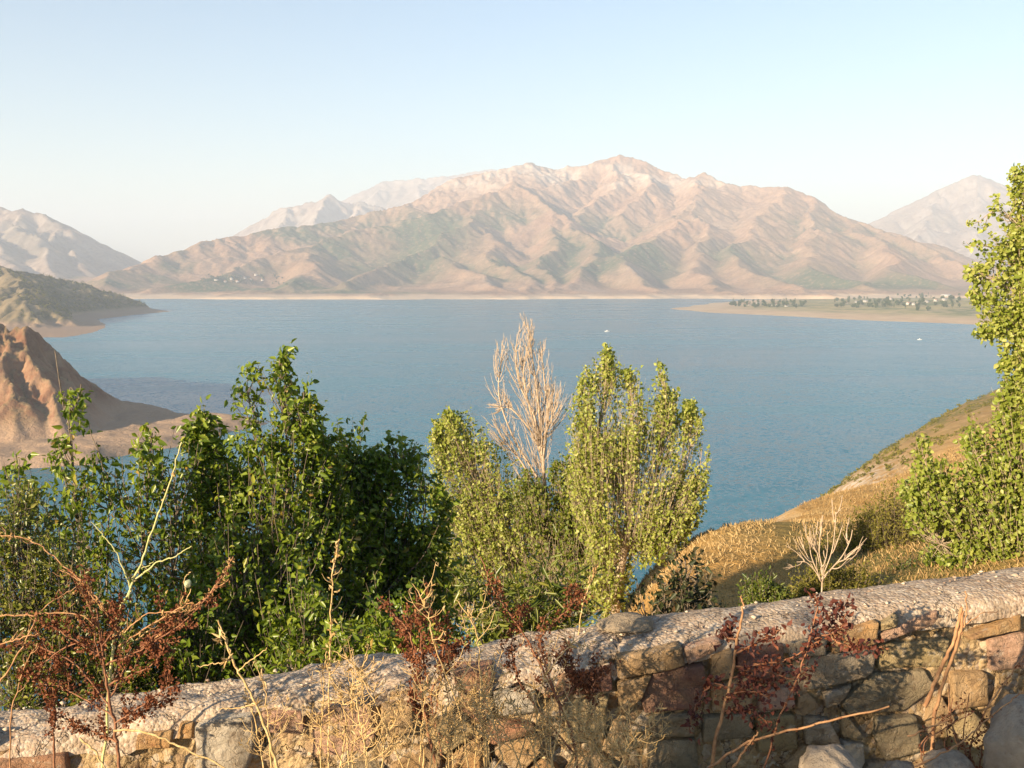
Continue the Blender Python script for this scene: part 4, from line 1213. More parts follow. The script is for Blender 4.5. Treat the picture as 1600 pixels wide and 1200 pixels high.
# scrub on the slope behind the wall
def scrub_bush(label, d, base, lobes, seed, leaf=.048, twigs=260, mat=None, tint=(.5, .22), name='scrub_bush', **k):
    return make_tree(name, label, 'shrub', d, base, lobes, mat or M_OLIVE, M_BARK, leaf=leaf, twigs=twigs, per=16, width=.42, droop=-.1, up=.8, seed=seed, tint=tint, trunk_r=.03, gap=.22, gapscale=1.0, twig_r=.002, **k)
scrub_bush('broad olive feathery scrub bush right of the bare white twigs', 15, (1390, 960), [
    [(1400, 930, 70), (1390, 860, 60), (1385, 800, 34)], [(1340, 930, 60), (1335, 875, 48), (1330, 840, 20)], [(1450, 910, 60), (1440, 840, 50), (1420, 795, 24)], [(1370, 890, 50), (1360, 840, 36), (1365, 812, 16)], [(1280, 930, 50), (1270, 890, 34), (1265, 870, 14)]], 51, twigs=900)
scrub_bush('small olive scrub bush between the bare white twigs and the wall', 12, (1285, 975), [[(1290, 965, 46), (1285, 925, 34), (1280, 900, 14)], [(1250, 965, 30), (1245, 935, 22)], [(1330, 960, 44), (1330, 915, 30)]], 52, twigs=420)
scrub_bush('small round green bush behind the wall left of the bare twigs', 11, (1190, 965), [[(1185, 955, 28), (1188, 935, 24), (1190, 920, 14)], [(1210, 955, 22), (1215, 935, 16)]], 53, twigs=260, mat=M_BUSH2, tint=(.35, .2))
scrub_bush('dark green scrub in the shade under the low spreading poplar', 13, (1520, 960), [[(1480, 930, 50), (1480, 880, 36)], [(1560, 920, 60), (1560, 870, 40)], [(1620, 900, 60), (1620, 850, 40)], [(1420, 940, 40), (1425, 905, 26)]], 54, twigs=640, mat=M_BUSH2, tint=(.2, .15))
bare_tree('bare_shrub', 'bare white twiggy shrub rising before the golden slope', 11.5, (1280, 960), [
    [None, (1285, 900), (1280, 860), (1285, 805)], [(1284, 905), (1300, 860), (1305, 820), (1306, 800)], [(1284, 905), (1262, 880), (1245, 878)], [(1285, 900), (1275, 850), (1278, 815)],
    [(1288, 900), (1315, 870), (1328, 845), (1332, 828)], [(1286, 905), (1308, 880), (1330, 872)], [(1284, 910), (1268, 870), (1266, 850)]], M_DEAD, 57, 6, .22, r0=.011, cat='shrub')
# leafy seedlings right behind the wall
make_tree('seedling', 'small dark leaved seedling behind the wall in front of the golden slope', 'plant', 4.6, (1072, 985), [
    [(1075, 975, 26), (1073, 925, 24), (1072, 890, 18), (1070, 872, 6)], [(1040, 970, 20), (1038, 930, 16), (1040, 910, 5)], [(1105, 965, 18), (1110, 940, 12), (1112, 925, 5)], [(1010, 968, 22), (1005, 940, 16)]
], M_DARKLEAF, M_BARK, leaf=.034, twigs=70, per=8, width=.5, droop=.3, seed=61, tint=(.5, .25), trunk_r=.008, gap=.2, twig_r=.0015)
make_tree('willow_weed', 'bright green narrow leaved weed behind the wall below the poplars', 'plant', 4.4, (840, 1010), [
    [(840, 990, 30), (845, 935, 30), (850, 905, 20), (850, 892, 6)], [(880, 985, 24), (890, 935, 22), (895, 918, 8)], [(790, 985, 26), (760, 930, 22), (745, 905, 10)], [(735, 960, 16), (728, 920, 10)], [(810, 1000, 26), (805, 960, 20)]
], M_BUSH2, M_BARK, leaf=.058, twigs=90, per=8, width=.2, droop=.5, seed=63, tint=(.55, .2), trunk_r=.008, gap=.15, twig_r=.0016)
make_tree('willow_weed', 'low green weeds hanging over the wall back under the dark tree', 'plant', 4.2, (560, 1060), [
    [(540, 1050, 24), (545, 1010, 20), (550, 990, 8)], [(600, 1040, 24), (600, 1000, 16)], [(460, 1060, 24), (450, 1030, 14)], [(660, 1030, 22), (665, 1000, 14)]
], M_BUSH, M_BARK, leaf=.045, twigs=90, per=8, width=.35, droop=.5, seed=65, tint=(.6, .2), trunk_r=.006, gap=.15, twig_r=.0016)
# roadside bushes behind the camera, which shade part of the wall
def shade_bush(label, x, y, h, rad, seed, n=900):
    r_ = np.random.default_rng(seed)
    foot = np.array([x, y, -2.1])
    root = thing('roadside_bush', label, 'shrub', foot)
    b = MB(); b.tube(spline([foot, foot + (.05, 0, h * .4), foot + (0, .03, h * .8)], 5), np.linspace(.05, .02, 11), 6); b.build('trunk', M_BARK, root, foot)
    e = unit(n, r_) * (r_.random(n) ** .5)[:, None] * np.array([rad, rad, h * .40]) + foot + np.array([0, 0, h * .6])
    tw = MB()
    for q in e[:160]:
        tw.tube(np.array([foot + (0, 0, h * .35), (foot + (0, 0, h * .5) + q) / 2, q]), [.012, .008, .004], 3)
    o = tw.build('twigs', M_BARK, root, foot); o['kind'] = 'stuff'
    pos = np.repeat(e, 8, 0) + r_.normal(0, .09, (n * 8, 3))
    c = MB(); c.leaves(pos, unit(n * 8, r_), unit(n * 8, r_), .085 * r_.uniform(.6, 1.2, n * 8), .7, tint=r_.uniform(.2, .8, n * 8))
    o = c.build('crown', M_BUSH2, root, foot); o['kind'] = 'stuff'
def back(x, s, dx=0):
    """point s metres back towards the sun from the wall foot at x"""
    return x - s * math.sin(AZ), wall_y(x) - s * math.cos(AZ)
bx, by = back(.92, 9.0); shade_bush('roadside bush behind the camera shading the middle of the wall', bx, by, 3.7, .27, 71, 1300)
bx, by = back(2.28, 8.0); shade_bush('wider roadside bush behind the camera shading the right end of the wall', bx, by, 3.3, .34, 73, 1500)

# ------------------------------------------------------------------ dry grass on the golden slope
def slope_grass():
    m = leaf_material('straw', [(0., (.24, .145, .060)), (.5, (.40, .27, .115)), (1., (.56, .42, .22))], .25, .7, .2, (1., .95, .8))
    r_ = np.random.default_rng(5)
    P_ = []
    for lo, hi, u0, u1, n in ((8, 22, .09, .6, 30000), (20, 60, .08, .55, 75000), (55, 230, .14, .6, 90000)):
        y = np.exp(r_.uniform(math.log(lo), math.log(hi), n)); u = r_.uniform(u0, u1, n)
        x = u * y
        k = fbm(x / (y * .04), y / (y * .04) + x * .2, 3, 4) > -.35
        P_.append(np.stack([x[k], y[k]], 1))
    P_ = np.concatenate(P_)
    z = hill_z(P_[:, 0], P_[:, 1])
    pos = np.column_stack([P_, z - .03])
    n = len(pos)
    a = np.column_stack([r_.normal(0, .6, n), r_.normal(0, .5, n), np.ones(n)])
    h = (.055 + .0026 * P_[:, 1]) * r_.uniform(.4, 1.25, n)
    b = MB(); b.leaves(pos, a, np.column_stack([r_.normal(0, .6, n), -np.ones(n), np.zeros(n)]), h, .16, .02, .25, np.clip(r_.normal(.5, .2, n) + .45 * fbm(P_[:, 0] / 3, P_[:, 1] / 5, 4, 8), 0, 1))
    o = b.build('dry_grass', m)
    tag(o, 'golden dry grass covering the slope beyond the wall', 'grass', kind='stuff')
slope_grass()
def far_scrub():
    """low brush on the far half of the hillside and on the headland"""
    r_ = np.random.default_rng(15)
    b = MB()
    y = np.exp(r_.uniform(math.log(240), math.log(900), 5200)); u = r_.uniform(.16, 1.0, 5200); x = u * y
    k = (fbm(x / 55, y / 55, 4, 31) + .35 * fbm(x / 14, y / 14, 2, 6) > -.1)
    x, y = x[k], y[k]
    z = hill_z(x, y)
    ok = z > LAKE + 5
    c = np.column_stack([x, y, z])[ok]
    for q in c:
        rr = r_.uniform(.22, .6) * (1 + q[1] / 450)
        n = 16
        e = unit(n, r_) * (r_.random(n) ** .4)[:, None] * np.array([rr, rr, rr * .7]) + q + np.array([0, 0, rr * .45])
        b.leaves(e, unit(n, r_) + np.array([0, 0, .5]), unit(n, r_), rr * .75, .6, tint=np.clip(r_.normal(.45, .2) + r_.normal(0, .1, n), 0, 1))
    tag(b.build('hillside_scrub', M_OLIVE), 'low olive scrub dotting the far part of the hillside', 'scrub', kind='stuff')
    b = MB()
    iy, ix = np.where((HS > .45) & (HH > LAKE + 12))
    sel = r_.choice(len(iy), min(len(iy), 2600), replace=False)
    for i in sel:
        q = np.array([HX[iy[i], ix[i]] + r_.uniform(-3, 3), HY[iy[i], ix[i]] + r_.uniform(-3, 3), HH[iy[i], ix[i]]])
        rr = r_.uniform(2.0, 4.5); n = 12
        e = unit(n, r_) * (r_.random(n) ** .4)[:, None] * np.array([rr, rr, rr]) + q + np.array([0, 0, rr * .5])
        b.leaves(e, unit(n, r_), unit(n, r_), rr * .9, .7, tint=np.clip(r_.normal(.3, .15) + r_.normal(0, .08, n), 0, 1))
    tag(b.build('headland_scrub', M_OLIVE), 'dark bushes scattered over the headland slopes', 'scrub', kind='stuff')
far_scrub()
# ------------------------------------------------------------------ far shore: houses, groves, boats
m = NT('white_wall'); M_HWALL = m.done(m.mix(m.noise(.6, 3), (.48, .44, .39), (.60, .56, .51)), .8, .2)
m = NT('grey_roof'); M_HROOF = m.done(m.mix(m.noise(.8, 3), (.30, .27, .25), (.42, .38, .36)), .7, .3)
m = NT('rust_roof'); M_HROOF2 = m.done(m.mix(m.noise(.8, 3), (.30, .15, .10), (.38, .22, .15)), .7, .3)
M_FARLEAF = leaf_material('far_tree_leaf', [(0., (.035, .060, .022)), (.5, (.060, .090, .030)), (1., (.10, .125, .045))], .2, .7, .2)
def ground_far(x, y):
    zs = []
    if PX[0, 0] < x < PX[0, -1] and PY[0, 0] < y < PY[-1, 0]: zs.append(h_at(PX, PY, PH, x, y))
    if MX[0, 0] < x < MX[0, -1] and MY[0, 0] < y < MY[-1, 0]: zs.append(h_at(MX, MY, MH, x, y))
    return max(zs + [LAKE])
def land_point(px, py):
    """where the sight line through a pixel meets the far land"""
    r = ray(px, py)
    lo = None
    for d in np.arange(2300, 7500, 8):
        p = r * (d / r[1])
        if p[2] < ground_far(p[0], p[1]) and ground_far(p[0], p[1]) > LAKE + .5:
            return np.array([p[0], p[1], ground_far(p[0], p[1])])
    return None
def house(px, py, w_, dp, h, rot, roof, label, group):
    p = land_point(px, py)
    if p is None: return
    root = thing('house', label, 'house', p, group)
    root.rotation_euler = (0, 0, rot)
    b = MB()
    x, y = w_ / 2, dp / 2
    V = [(-x, -y, -1.5), (x, -y, -1.5), (x, y, -1.5), (-x, y, -1.5), (-x, -y, h), (x, -y, h), (x, y, h), (-x, y, h), (-x, 0, h + dp * .28), (x, 0, h + dp * .28)]
    b.add(V, [[(0, 1, 5, 4), (2, 3, 7, 6), (0, 4, 7, 3), (1, 2, 6, 5)], [(4, 8, 7), (5, 6, 9)]]); b.build('wall', M_HWALL, root, smooth=False)
    b = MB(); e = .5; r0 = h + dp * .28 + .12
    V = [(-x - e, -y - e, h - .2), (x + e, -y - e, h - .2), (x + e, 0, r0), (-x - e, 0, r0), (x + e, y + e, h - .2), (-x - e, y + e, h - .2)]
    V2 = [(a, c, z_ + .25) for a, c, z_ in V]
    b.add(V + V2, [[(6, 7, 8, 9), (9, 8, 10, 11), (0, 3, 2, 1), (3, 5, 4, 2), (0, 1, 7, 6), (5, 11, 10, 4), (1, 2, 8, 7), (2, 4, 10, 8), (0, 6, 9, 3), (3, 9, 11, 5)]]); b.build('roof', roof, root, smooth=False)
    for k in (-1, 1):
        b = MB(); cx = k * w_ * .24
        b.add([(cx - .9, -y - .04, h * .35), (cx + .9, -y - .04, h * .35), (cx + .9, -y - .04, h * .8), (cx - .9, -y - .04, h * .8), (cx - .9, -y + .1, h * .35), (cx + .9, -y + .1, h * .35), (cx + .9, -y + .1, h * .8), (cx - .9, -y + .1, h * .8)],
              [[(0, 1, 2, 3), (0, 4, 5, 1), (2, 6, 7, 3), (1, 5, 6, 2), (0, 3, 7, 4)]]); b.build('window', M_BARK, root, smooth=False)
rh = np.random.default_rng(77)
hs = [(1168, 477), (1184, 476), (1205, 478), (1212, 477), (1228, 479), (1243, 478), (1322, 474), (1338, 473), (1352, 472), (1420, 476), (1428, 477), (1448, 473), (1462, 471), (1475, 470), (1478, 463), (1392, 468)]
for k, (px, py) in enumerate(hs):
    big = (px, py) == (1478, 463)
    house(px, py, 42 if big else rh.uniform(9, 17), 14 if big else rh.uniform(8, 11), 6 if big else rh.uniform(3.5, 5.5), rh.uniform(-.5, .5), M_HROOF if k % 3 else M_HROOF2,
          'long low white building behind the village on the spit' if big else 'small pale house among the trees of the village on the spit', None if big else 'houses of the village on the spit')
for k, (px, py) in enumerate([(352, 442), (362, 438), (371, 441), (383, 436), (392, 437), (400, 432), (410, 440), (338, 441)]):
    house(px, py, rh.uniform(11, 19), rh.uniform(9, 13), rh.uniform(4, 7), rh.uniform(-.5, .5), M_HROOF if k % 2 else M_HROOF2,
          'tiny pale house in the hamlet at the left foot of the mountain', 'houses of the hamlet under the mountain')
def far_tree_mesh(h, w_, seed):
    r_ = np.random.default_rng(seed); n = 60
    b = MB()
    e = unit(n, r_) * (r_.random(n) ** .4)[:, None] * np.array([w_ / 2, w_ / 2, h * .42]) + np.array([0, 0, h * .56])
    b.leaves(e, unit(n, r_), unit(n, r_), w_ * .42, .8, tint=r_.uniform(.1, .8, n))
    return b
FT = []
for k in range(5):
    h, w_ = [(11, 8), (15, 7), (9, 9), (18, 5), (13, 10)][k]
    b = far_tree_mesh(h, w_, 200 + k)
    V = np.concatenate(b.v)
    cm = mesh_np('crown', V, [np.concatenate(x) for x in b.f.values()], M_FARLEAF, tint=np.concatenate(b.t))
    t_ = MB(); t_.tube(np.array([(0, 0, -.5), (0, 0, h * .3), (0, 0, h * .7)]), [.4, .3, .15], 5)
    FT.append((mesh_np('trunk', np.concatenate(t_.v), [np.concatenate(x) for x in t_.f.values()], M_BARK, tint=np.concatenate(t_.t)), cm))
def far_tree(px, py, k, label, group):
    p = land_point(px, py)
    if p is None: return
    root = thing('far_tree', label, 'tree', p, group)
    s_ = rh.uniform(.7, 1.25)
    root.scale = (s_, s_, s_); root.rotation_euler = (0, 0, rh.uniform(0, 6))
    obj('trunk', FT[k][0], root); obj('crown', FT[k][1], root)
for k in range(210):
    t_ = rh.random()
    px = rh.choice([rh.uniform(1140, 1260), rh.uniform(1300, 1400), rh.uniform(1390, 1500)])
    lo, hi = (473, 481) if px < 1260 else ((468, 482) if px < 1400 else (462, 486))
    far_tree(px, rh.uniform(lo, hi), int(rh.integers(0, 5)), 'dark green tree in the groves around the village on the spit', 'trees of the village on the spit')
for k in range(60):
    far_tree(rh.uniform(310, 450), rh.uniform(432, 446), int(rh.integers(0, 5)), 'dark tree in the groves at the left foot of the mountain', 'trees of the hamlet under the mountain')
# boats
m = NT('white_boat_paint'); M_BOAT = m.done((.62, .62, .6), .4, .4)
m = NT('wake_foam'); M_FOAM = m.done((.75, .78, .8), .7, .3)
def boat(px, py, L, rot, label):
    p = at_water(px, py)
    root = thing('motorboat', label, 'boat', p)
    root.rotation_euler = (0, 0, rot)
    secs = [(-.5, .20, .75), (-.3, .22, .75), (0, .22, .8), (.25, .17, .9), (.42, .07, 1.0), (.5, .005, 1.08)]
    b = MB(); V = []
    for sx_, wd, hh in secs:
        V += [(sx_ * L, -wd * L * .7, -.2), (sx_ * L, -wd * L, hh * L * .09 + .4), (sx_ * L, wd * L, hh * L * .09 + .4), (sx_ * L, wd * L * .7, -.2)]
    i = np.arange(len(V)).reshape(-1, 4)
    f = [np.stack([i[:-1, a], i[1:, a], i[1:, a + 1], i[:-1, a + 1]], -1) for a in range(3)] + [i[:1]]
    b.add(V, f); b.build('hull', M_BOAT, root, smooth=False)
    b = MB(); q = L * .09 + .35
    V = [(-.2 * L, -.14 * L, q), (.12 * L, -.13 * L, q), (.12 * L, .13 * L, q), (-.2 * L, .14 * L, q), (-.16 * L, -.12 * L, q + 1.5), (.04 * L, -.11 * L, q + 1.5), (.04 * L, .11 * L, q + 1.5), (-.16 * L, .12 * L, q + 1.5)]
    b.add(V, [[(4, 5, 6, 7), (0, 1, 5, 4), (2, 3, 7, 6), (1, 2, 6, 5), (3, 0, 4, 7)]]); b.build('cabin', M_BOAT, root, smooth=False)
boat(949, 518, 11, .2, 'small white motorboat on the lake right of the bare tree')
boat(1437, 531, 8, -.1, 'tiny white boat far right on the lake below the spit')

# ------------------------------------------------------------------ weeds in front of and over the wall
M_RED = leaf_material('rust_seed', [(0., (.085, .028, .013)), (.5, (.165, .055, .024)), (1., (.29, .125, .055))], .2, .7, .2, (1., .8, .6))
M_REDLEAF = leaf_material('dried_red_leaf', [(0., (.070, .022, .016)), (.6, (.12, .036, .024)), (1., (.20, .075, .04))], .25, .6, .3, (1., .7, .6))
M_STRAWBIT = leaf_material('straw_bits', [(0., (.30, .17, .06)), (.5, (.46, .31, .13)), (1., (.62, .48, .26))], .3, .7, .2, (1., .95, .8))
M_STALK = stem_material('straw_stalk', (.42, .27, .11), (.60, .43, .21), 60)
M_ORANGE = stem_material('orange_stalk', (.27, .135, .065), (.42, .24, .12), 50)
M_RUSTSTEM = stem_material('rust_stem', (.17, .075, .042), (.27, .13, .07), 60)
M_GREENSTALK = stem_material('green_stalk', (.36, .36, .14), (.50, .46, .22), 40)
def ppath(pts, d, dd=0.0, n=7):
    """curve through photograph pixels, starting d metres ahead and drifting dd in depth"""
    k = len(pts)
    return spline([at(p[0], p[1], d + (p[2] if len(p) > 2 else dd * i / max(1, k - 1))) for i, p in enumerate(pts)], n)
def root_path(path):
    """carry a stem that starts below the frame down to the soil"""
    a = path[0]
    return np.vstack([[a[0] + .01, a[1], min(-2.05 + .07 * a[0], a[2] - .05)], path])
class Weed:
    def __init__(s, name, label, cat, foot_px, d, group=None, seed=1):
        p = at(*foot_px, d)
        s.foot = np.array([p[0], p[1], min(-2.0 + .07 * p[0], p[2])])
        s.root = thing(name, label, cat, s.foot, group)
        s.r = np.random.default_rng(seed); s.d = d
        s.bits = {}
    def stem(s, pts, r0, r1, mat, name='stem', dd=0., ground=False, d=None, n=5):
        q = ppath(pts, d or s.d, dd)
        if ground: q = root_path(q)
        # slight irregularity and swollen nodes
        q = q + s.r.normal(0, .0016, q.shape)
        r = np.linspace(r0, r1, len(q)) * s.r.uniform(.88, 1.14, len(q))
        b = MB(); b.tube(q, r, n); b.build(name, mat, s.root, s.foot)
        return q
    def add(s, mat, name):
        return s.bits.setdefault(name, (MB(), mat))[0]
    def seeds(s, path, mat, n, size, spread, lo=.1, hi=1., width=.7, name='seed_heads', axis=None, tint=(.5, .22)):
        t = s.r.uniform(lo, hi, n) * (len(path) - 1)
        # seeds sit in whorls
        t = np.round(t * 2.2) / 2.2 + s.r.normal(0, .09, n); t = np.clip(t, 0, len(path) - 1.001)
        i = t.astype(int)
        pos = path[i] + (path[i + 1] - path[i]) * (t - i)[:, None] + s.r.normal(0, spread, (n, 3))
        a = unit(n, s.r) if axis is None else unit(n, s.r) * .6 + np.array(axis)
        s.add(mat, name).leaves(pos, a, unit(n, s.r), size * s.r.uniform(.5, 1.25, n), width, .25, .2, np.clip(s.r.normal(*tint, n), 0, 1))
    def star(s, p, mat, n, size, name='bracts'):
        s.add(mat, name).leaves(np.repeat(p[None], n, 0) + s.r.normal(0, .002, (n, 3)), unit(n, s.r) + np.array([0, 0, .35]), unit(n, s.r), size * s.r.uniform(.6, 1.3, n), .2, .1, .2, s.r.uniform(.3, 1, n))
    def sub(s, path, n, length, r, mat, name='branch', ang=.8, up=.3, lo=.2, hi=.95, seeds=None, merge=None):
        out = []
        for k in range(n):
            i = int(s.r.uniform(lo, hi) * (len(path) - 2))
            td = path[i + 1] - path[i]; td /= np.linalg.norm(td)
            sd_ = unit(1, s.r)[0]; sd_[1] *= .5; sd_ -= td * (sd_ @ td); sd_ /= np.linalg.norm(sd_)
            L = length * s.r.uniform(.5, 1.2)
            e = path[i] + (td * (1 - ang * .45) + sd_ * ang + np.array([0, 0, up])) * L * .8
            mid = (path[i] + e) / 2 + sd_ * L * .10 - np.array([0, 0, L * .06])
            q = spline([path[i], mid, e], 4)
            if merge is not None: merge.tube(q, np.linspace(r, r * .5, len(q)), 4)
            else:
                b = MB(); b.tube(q, np.linspace(r, r * .5, len(q)), 4); b.build(name, mat, s.root, s.foot)
            out.append(q)
        return out
    def done(s):
        for nm, (b, mat) in s.bits.items():
            o = b.build(nm, mat, s.root, s.foot); o['kind'] = 'stuff'
        return s.root

# rust red dock at the left, many seed-laden branches
wd = Weed('dried_dock', 'rust red dried dock bush with seedy branches at the left end of the wall', 'weed', (185, 1215), 2.55, seed=1)
main = wd.stem([(188, 1225), (182, 1150), (170, 1090), (160, 1020), (150, 950)], .005, .0025, M_RUSTSTEM, ground=True)
for pts in ([(175, 1110), (120, 1040), (60, 1010), (20, 1000)], [(172, 1090), (210, 1020), (250, 985), (268, 960)], [(168, 1060), (150, 1000), (140, 930), (132, 890)], [(165, 1040), (230, 1010), (300, 960), (362, 880)],
            [(180, 1130), (240, 1090), (275, 1060)], [(178, 1120), (110, 1080), (50, 1065)], [(165, 1030), (100, 990), (80, 960)], [(182, 1150), (210, 1120), (260, 1090), (280, 1075)], [(170, 1070), (235, 1040), (262, 1000)],
            [(184, 1160), (140, 1140), (95, 1120)], [(160, 1010), (185, 970), (190, 930)], [(164, 1030), (120, 1005), (60, 1040), (30, 1060)]):
    q = wd.stem(pts, .0026, .0012, M_RUSTSTEM, 'branch', dd=wd.r.uniform(-.12, .15))
    wd.seeds(q, M_RED, 150, .0105, .009)
    for q2 in wd.sub(q, 4, .08, .0014, M_RUSTSTEM, 'twig', ang=.7): wd.seeds(q2, M_RED, 40, .010, .006)
wd.done()
wd = Weed('dried_dock', 'small single rust red dock stem against the wall at far left', 'weed', (85, 1215), 2.6, seed=2)
q = wd.stem([(86, 1225), (84, 1150), (86, 1110), (85, 1080)], .0035, .002, M_RUSTSTEM, ground=True); wd.seeds(q, M_RED, 90, .012, .006, .35)
for q2 in wd.sub(q, 4, .07, .0015, M_RUSTSTEM, 'branch', lo=.5): wd.seeds(q2, M_RED, 30, .010, .006)
wd.done()
# green stalk
wd = Weed('green_stalk', 'tall pale green bare stalk leaning right above the left dock bush', 'weed', (170, 1200), 2.75, seed=3)
q = wd.stem([(160, 1215), (178, 990), (200, 930), (220, 880), (245, 810), (265, 755), (283, 690)], .0042, .0019, M_GREENSTALK, ground=True)
wd.stem([(205, 925), (185, 870), (165, 840), (143, 815)], .0026, .0012, M_GREENSTALK, 'branch')
wd.stem([(213, 905), (245, 880), (275, 868), (300, 852)], .0028, .0012, M_GREENSTALK, 'branch')
wd.stem([(200, 935), (212, 895), (230, 885), (240, 878)], .0018, .001, M_GREENSTALK, 'branch')
wd.seeds(q, M_STRAWBIT, 16, .012, .004, .4, 1.); wd.done()
# arching brown canes
wd = Weed('dry_cane', 'arching reddish brown dry canes reaching in from the left edge', 'weed', (10, 1215), 2.6, seed=4)
for pts, s_ in (([(195, 1000), (170, 960), (135, 915), (100, 885), (60, 850), (20, 838), (-20, 836)], 70), ([(190, 990), (150, 940), (120, 905), (95, 890)], 50), ([(-10, 1080), (30, 1020), (60, 960), (90, 935), (128, 912)], 20), ([(-20, 958), (30, 962), (70, 958), (120, 960), (150, 975)], 30),
                ([(185, 1010), (230, 980), (280, 950), (300, 940)], 40), ([(210, 1020), (260, 985), (310, 945), (345, 905), (364, 870)], 80), ([(230, 1010), (290, 960), (330, 925), (358, 905)], 60), ([(-10, 1010), (20, 1000), (60, 990)], 10),
                ([(160, 1000), (140, 950), (125, 920)], 20), ([(15, 1215), (18, 1120), (40, 1040), (60, 1005)], 8), ([(175, 995), (195, 985), (230, 960), (275, 955)], 20)):
    q = wd.stem(pts, .0024, .0012, M_ORANGE, 'cane', dd=wd.r.uniform(-.1, .1))
    wd.seeds(q, M_STRAWBIT, s_, .011, .004, .1, 1., .5, 'buds', tint=(.25, .2))
    for q2 in wd.sub(q, 3, .05, .0012, M_ORANGE, 'twig', ang=.6): pass
wd.done()
# seed pod stalk
wd = Weed('pod_stalk', 'thin dry stalk carrying one pale round pod before the dark leaves', 'weed', (255, 1040), 2.65, seed=5)
wd.stem([(215, 1000), (255, 965), (285, 950), (298, 920)], .0024, .0013, M_STALK)
wd.stem([(275, 955), (290, 925), (288, 905), (300, 893)], .0016, .001, M_STALK, 'branch')
import bmesh as _bm
pod = rock_mesh('pod', .0105, .0105, .012, 2, stem_material('pod_skin', (.28, .31, .17), (.40, .41, .26)), 3, .05)
obj('pod', pod, wd.root, at(294, 912, 2.63) - wd.foot); wd.done()
# tall thin stalk
wd = Weed('dry_stalk', 'tallest thin straw stalk with small buds rising above the wall left of centre', 'weed', (515, 1215), 2.7, seed=6)
q = wd.stem([(512, 1225), (515, 1080), (516, 1000), (520, 900), (530, 842)], .0024, .0018, M_STALK, ground=True)
wd.seeds(q, M_STRAWBIT, 70, .014, .004, .35, 1., .5, 'buds', axis=(0, 0, .6)); wd.sub(q, 3, .05, .0012, M_STALK, 'branch', lo=.4); wd.done()
# thistle skeleton on the left half of the wall
wd = Weed('dried_thistle', 'bare branching straw thistle in front of the pale stone in the wall', 'weed', (440, 1215), 2.5, seed=7)
q = wd.stem([(440, 1225), (420, 1150), (395, 1090), (370, 1045), (355, 1010), (341, 970)], .0042, .002, M_STALK, ground=True)
for pts in ([(372, 1048), (395, 1030), (418, 1013)], [(355, 1032), (335, 1037), (312, 1041)], [(400, 1100), (370, 1107), (340, 1107)], [(360, 1020), (350, 990), (345, 985)]):
    wd.stem(pts, .002, .0012, M_STALK, 'branch')
for pnt in ((355, 1030), (345, 998), (402, 1102)): wd.star(at(pnt[0], pnt[1], 2.5), M_STRAWBIT, 9, .026)
wd.done()
wd = Weed('dried_thistle', 'low arching straw stem lying along the foot of the wall at left', 'weed', (350, 1215), 2.42, seed=8)
wd.stem([(180, 1140), (230, 1145), (280, 1165), (350, 1200), (380, 1225)], .0034, .0018, M_STALK, ground=False)
wd.stem([(125, 1155), (150, 1175), (165, 1205)], .003, .002, M_STALK, 'branch'); wd.done()
# grass seed stalk right of centre
wd = Weed('grass_stalk', 'single grass seed stalk standing on the wall top in front of the poplar', 'weed', (905, 985), 3.3, seed=9)
q = wd.stem([(903, 995), (912, 940), (925, 905), (933, 884)], .0022, .0014, M_STALK)
wd.seeds(q, M_STRAWBIT, 46, .016, .003, .55, 1., .35, 'seed_heads', axis=(.3, 0, 1.4)); wd.done()
# central dock
wd = Weed('dried_dock', 'rust red dried dock spreading over the middle of the wall with bare tips', 'weed', (880, 1215), 2.62, seed=10)
stems_ = [[(905, 1225), (895, 1150), (870, 1090), (830, 1010), (790, 950), (768, 915), (752, 868)], [(900, 1180), (850, 1120), (810, 1060), (800, 1000), (815, 960), (830, 930)],
          [(880, 1130), (860, 1060), (845, 1000), (880, 960), (905, 930), (903, 922)], [(690, 1225), (670, 1150), (655, 1060), (640, 990), (610, 955), (590, 935)], [(690, 1180), (672, 1090), (660, 1020), (655, 960), (650, 925)],
          [(660, 1080), (640, 1010), (615, 960)], [(680, 1120), (690, 1050), (690, 990), (672, 950)], [(905, 1150), (930, 1100), (900, 1050), (860, 1010)], [(670, 1090), (700, 1030), (720, 1000)], [(880, 1100), (900, 1060), (860, 1020)],
          [(700, 1160), (655, 1110), (640, 1070)], [(870, 1090), (920, 1060), (950, 1045)]]
for k, pts in enumerate(stems_):
    q = wd.stem(pts, .0046 if k in (0, 3) else .003, .0013, M_RUSTSTEM, 'stem' if k in (0, 3) else 'branch', ground=pts[0][1] > 1210, dd=wd.r.uniform(-.05, .25))
    wd.seeds(q, M_RED, 190, .0105, .008, .3 if k else .45, .93)
    for q2 in wd.sub(q, 4, .075, .0013, M_RUSTSTEM, 'twig', ang=.6, lo=.35, hi=.85): wd.seeds(q2, M_RED, 50, .010, .007)
wd.done()
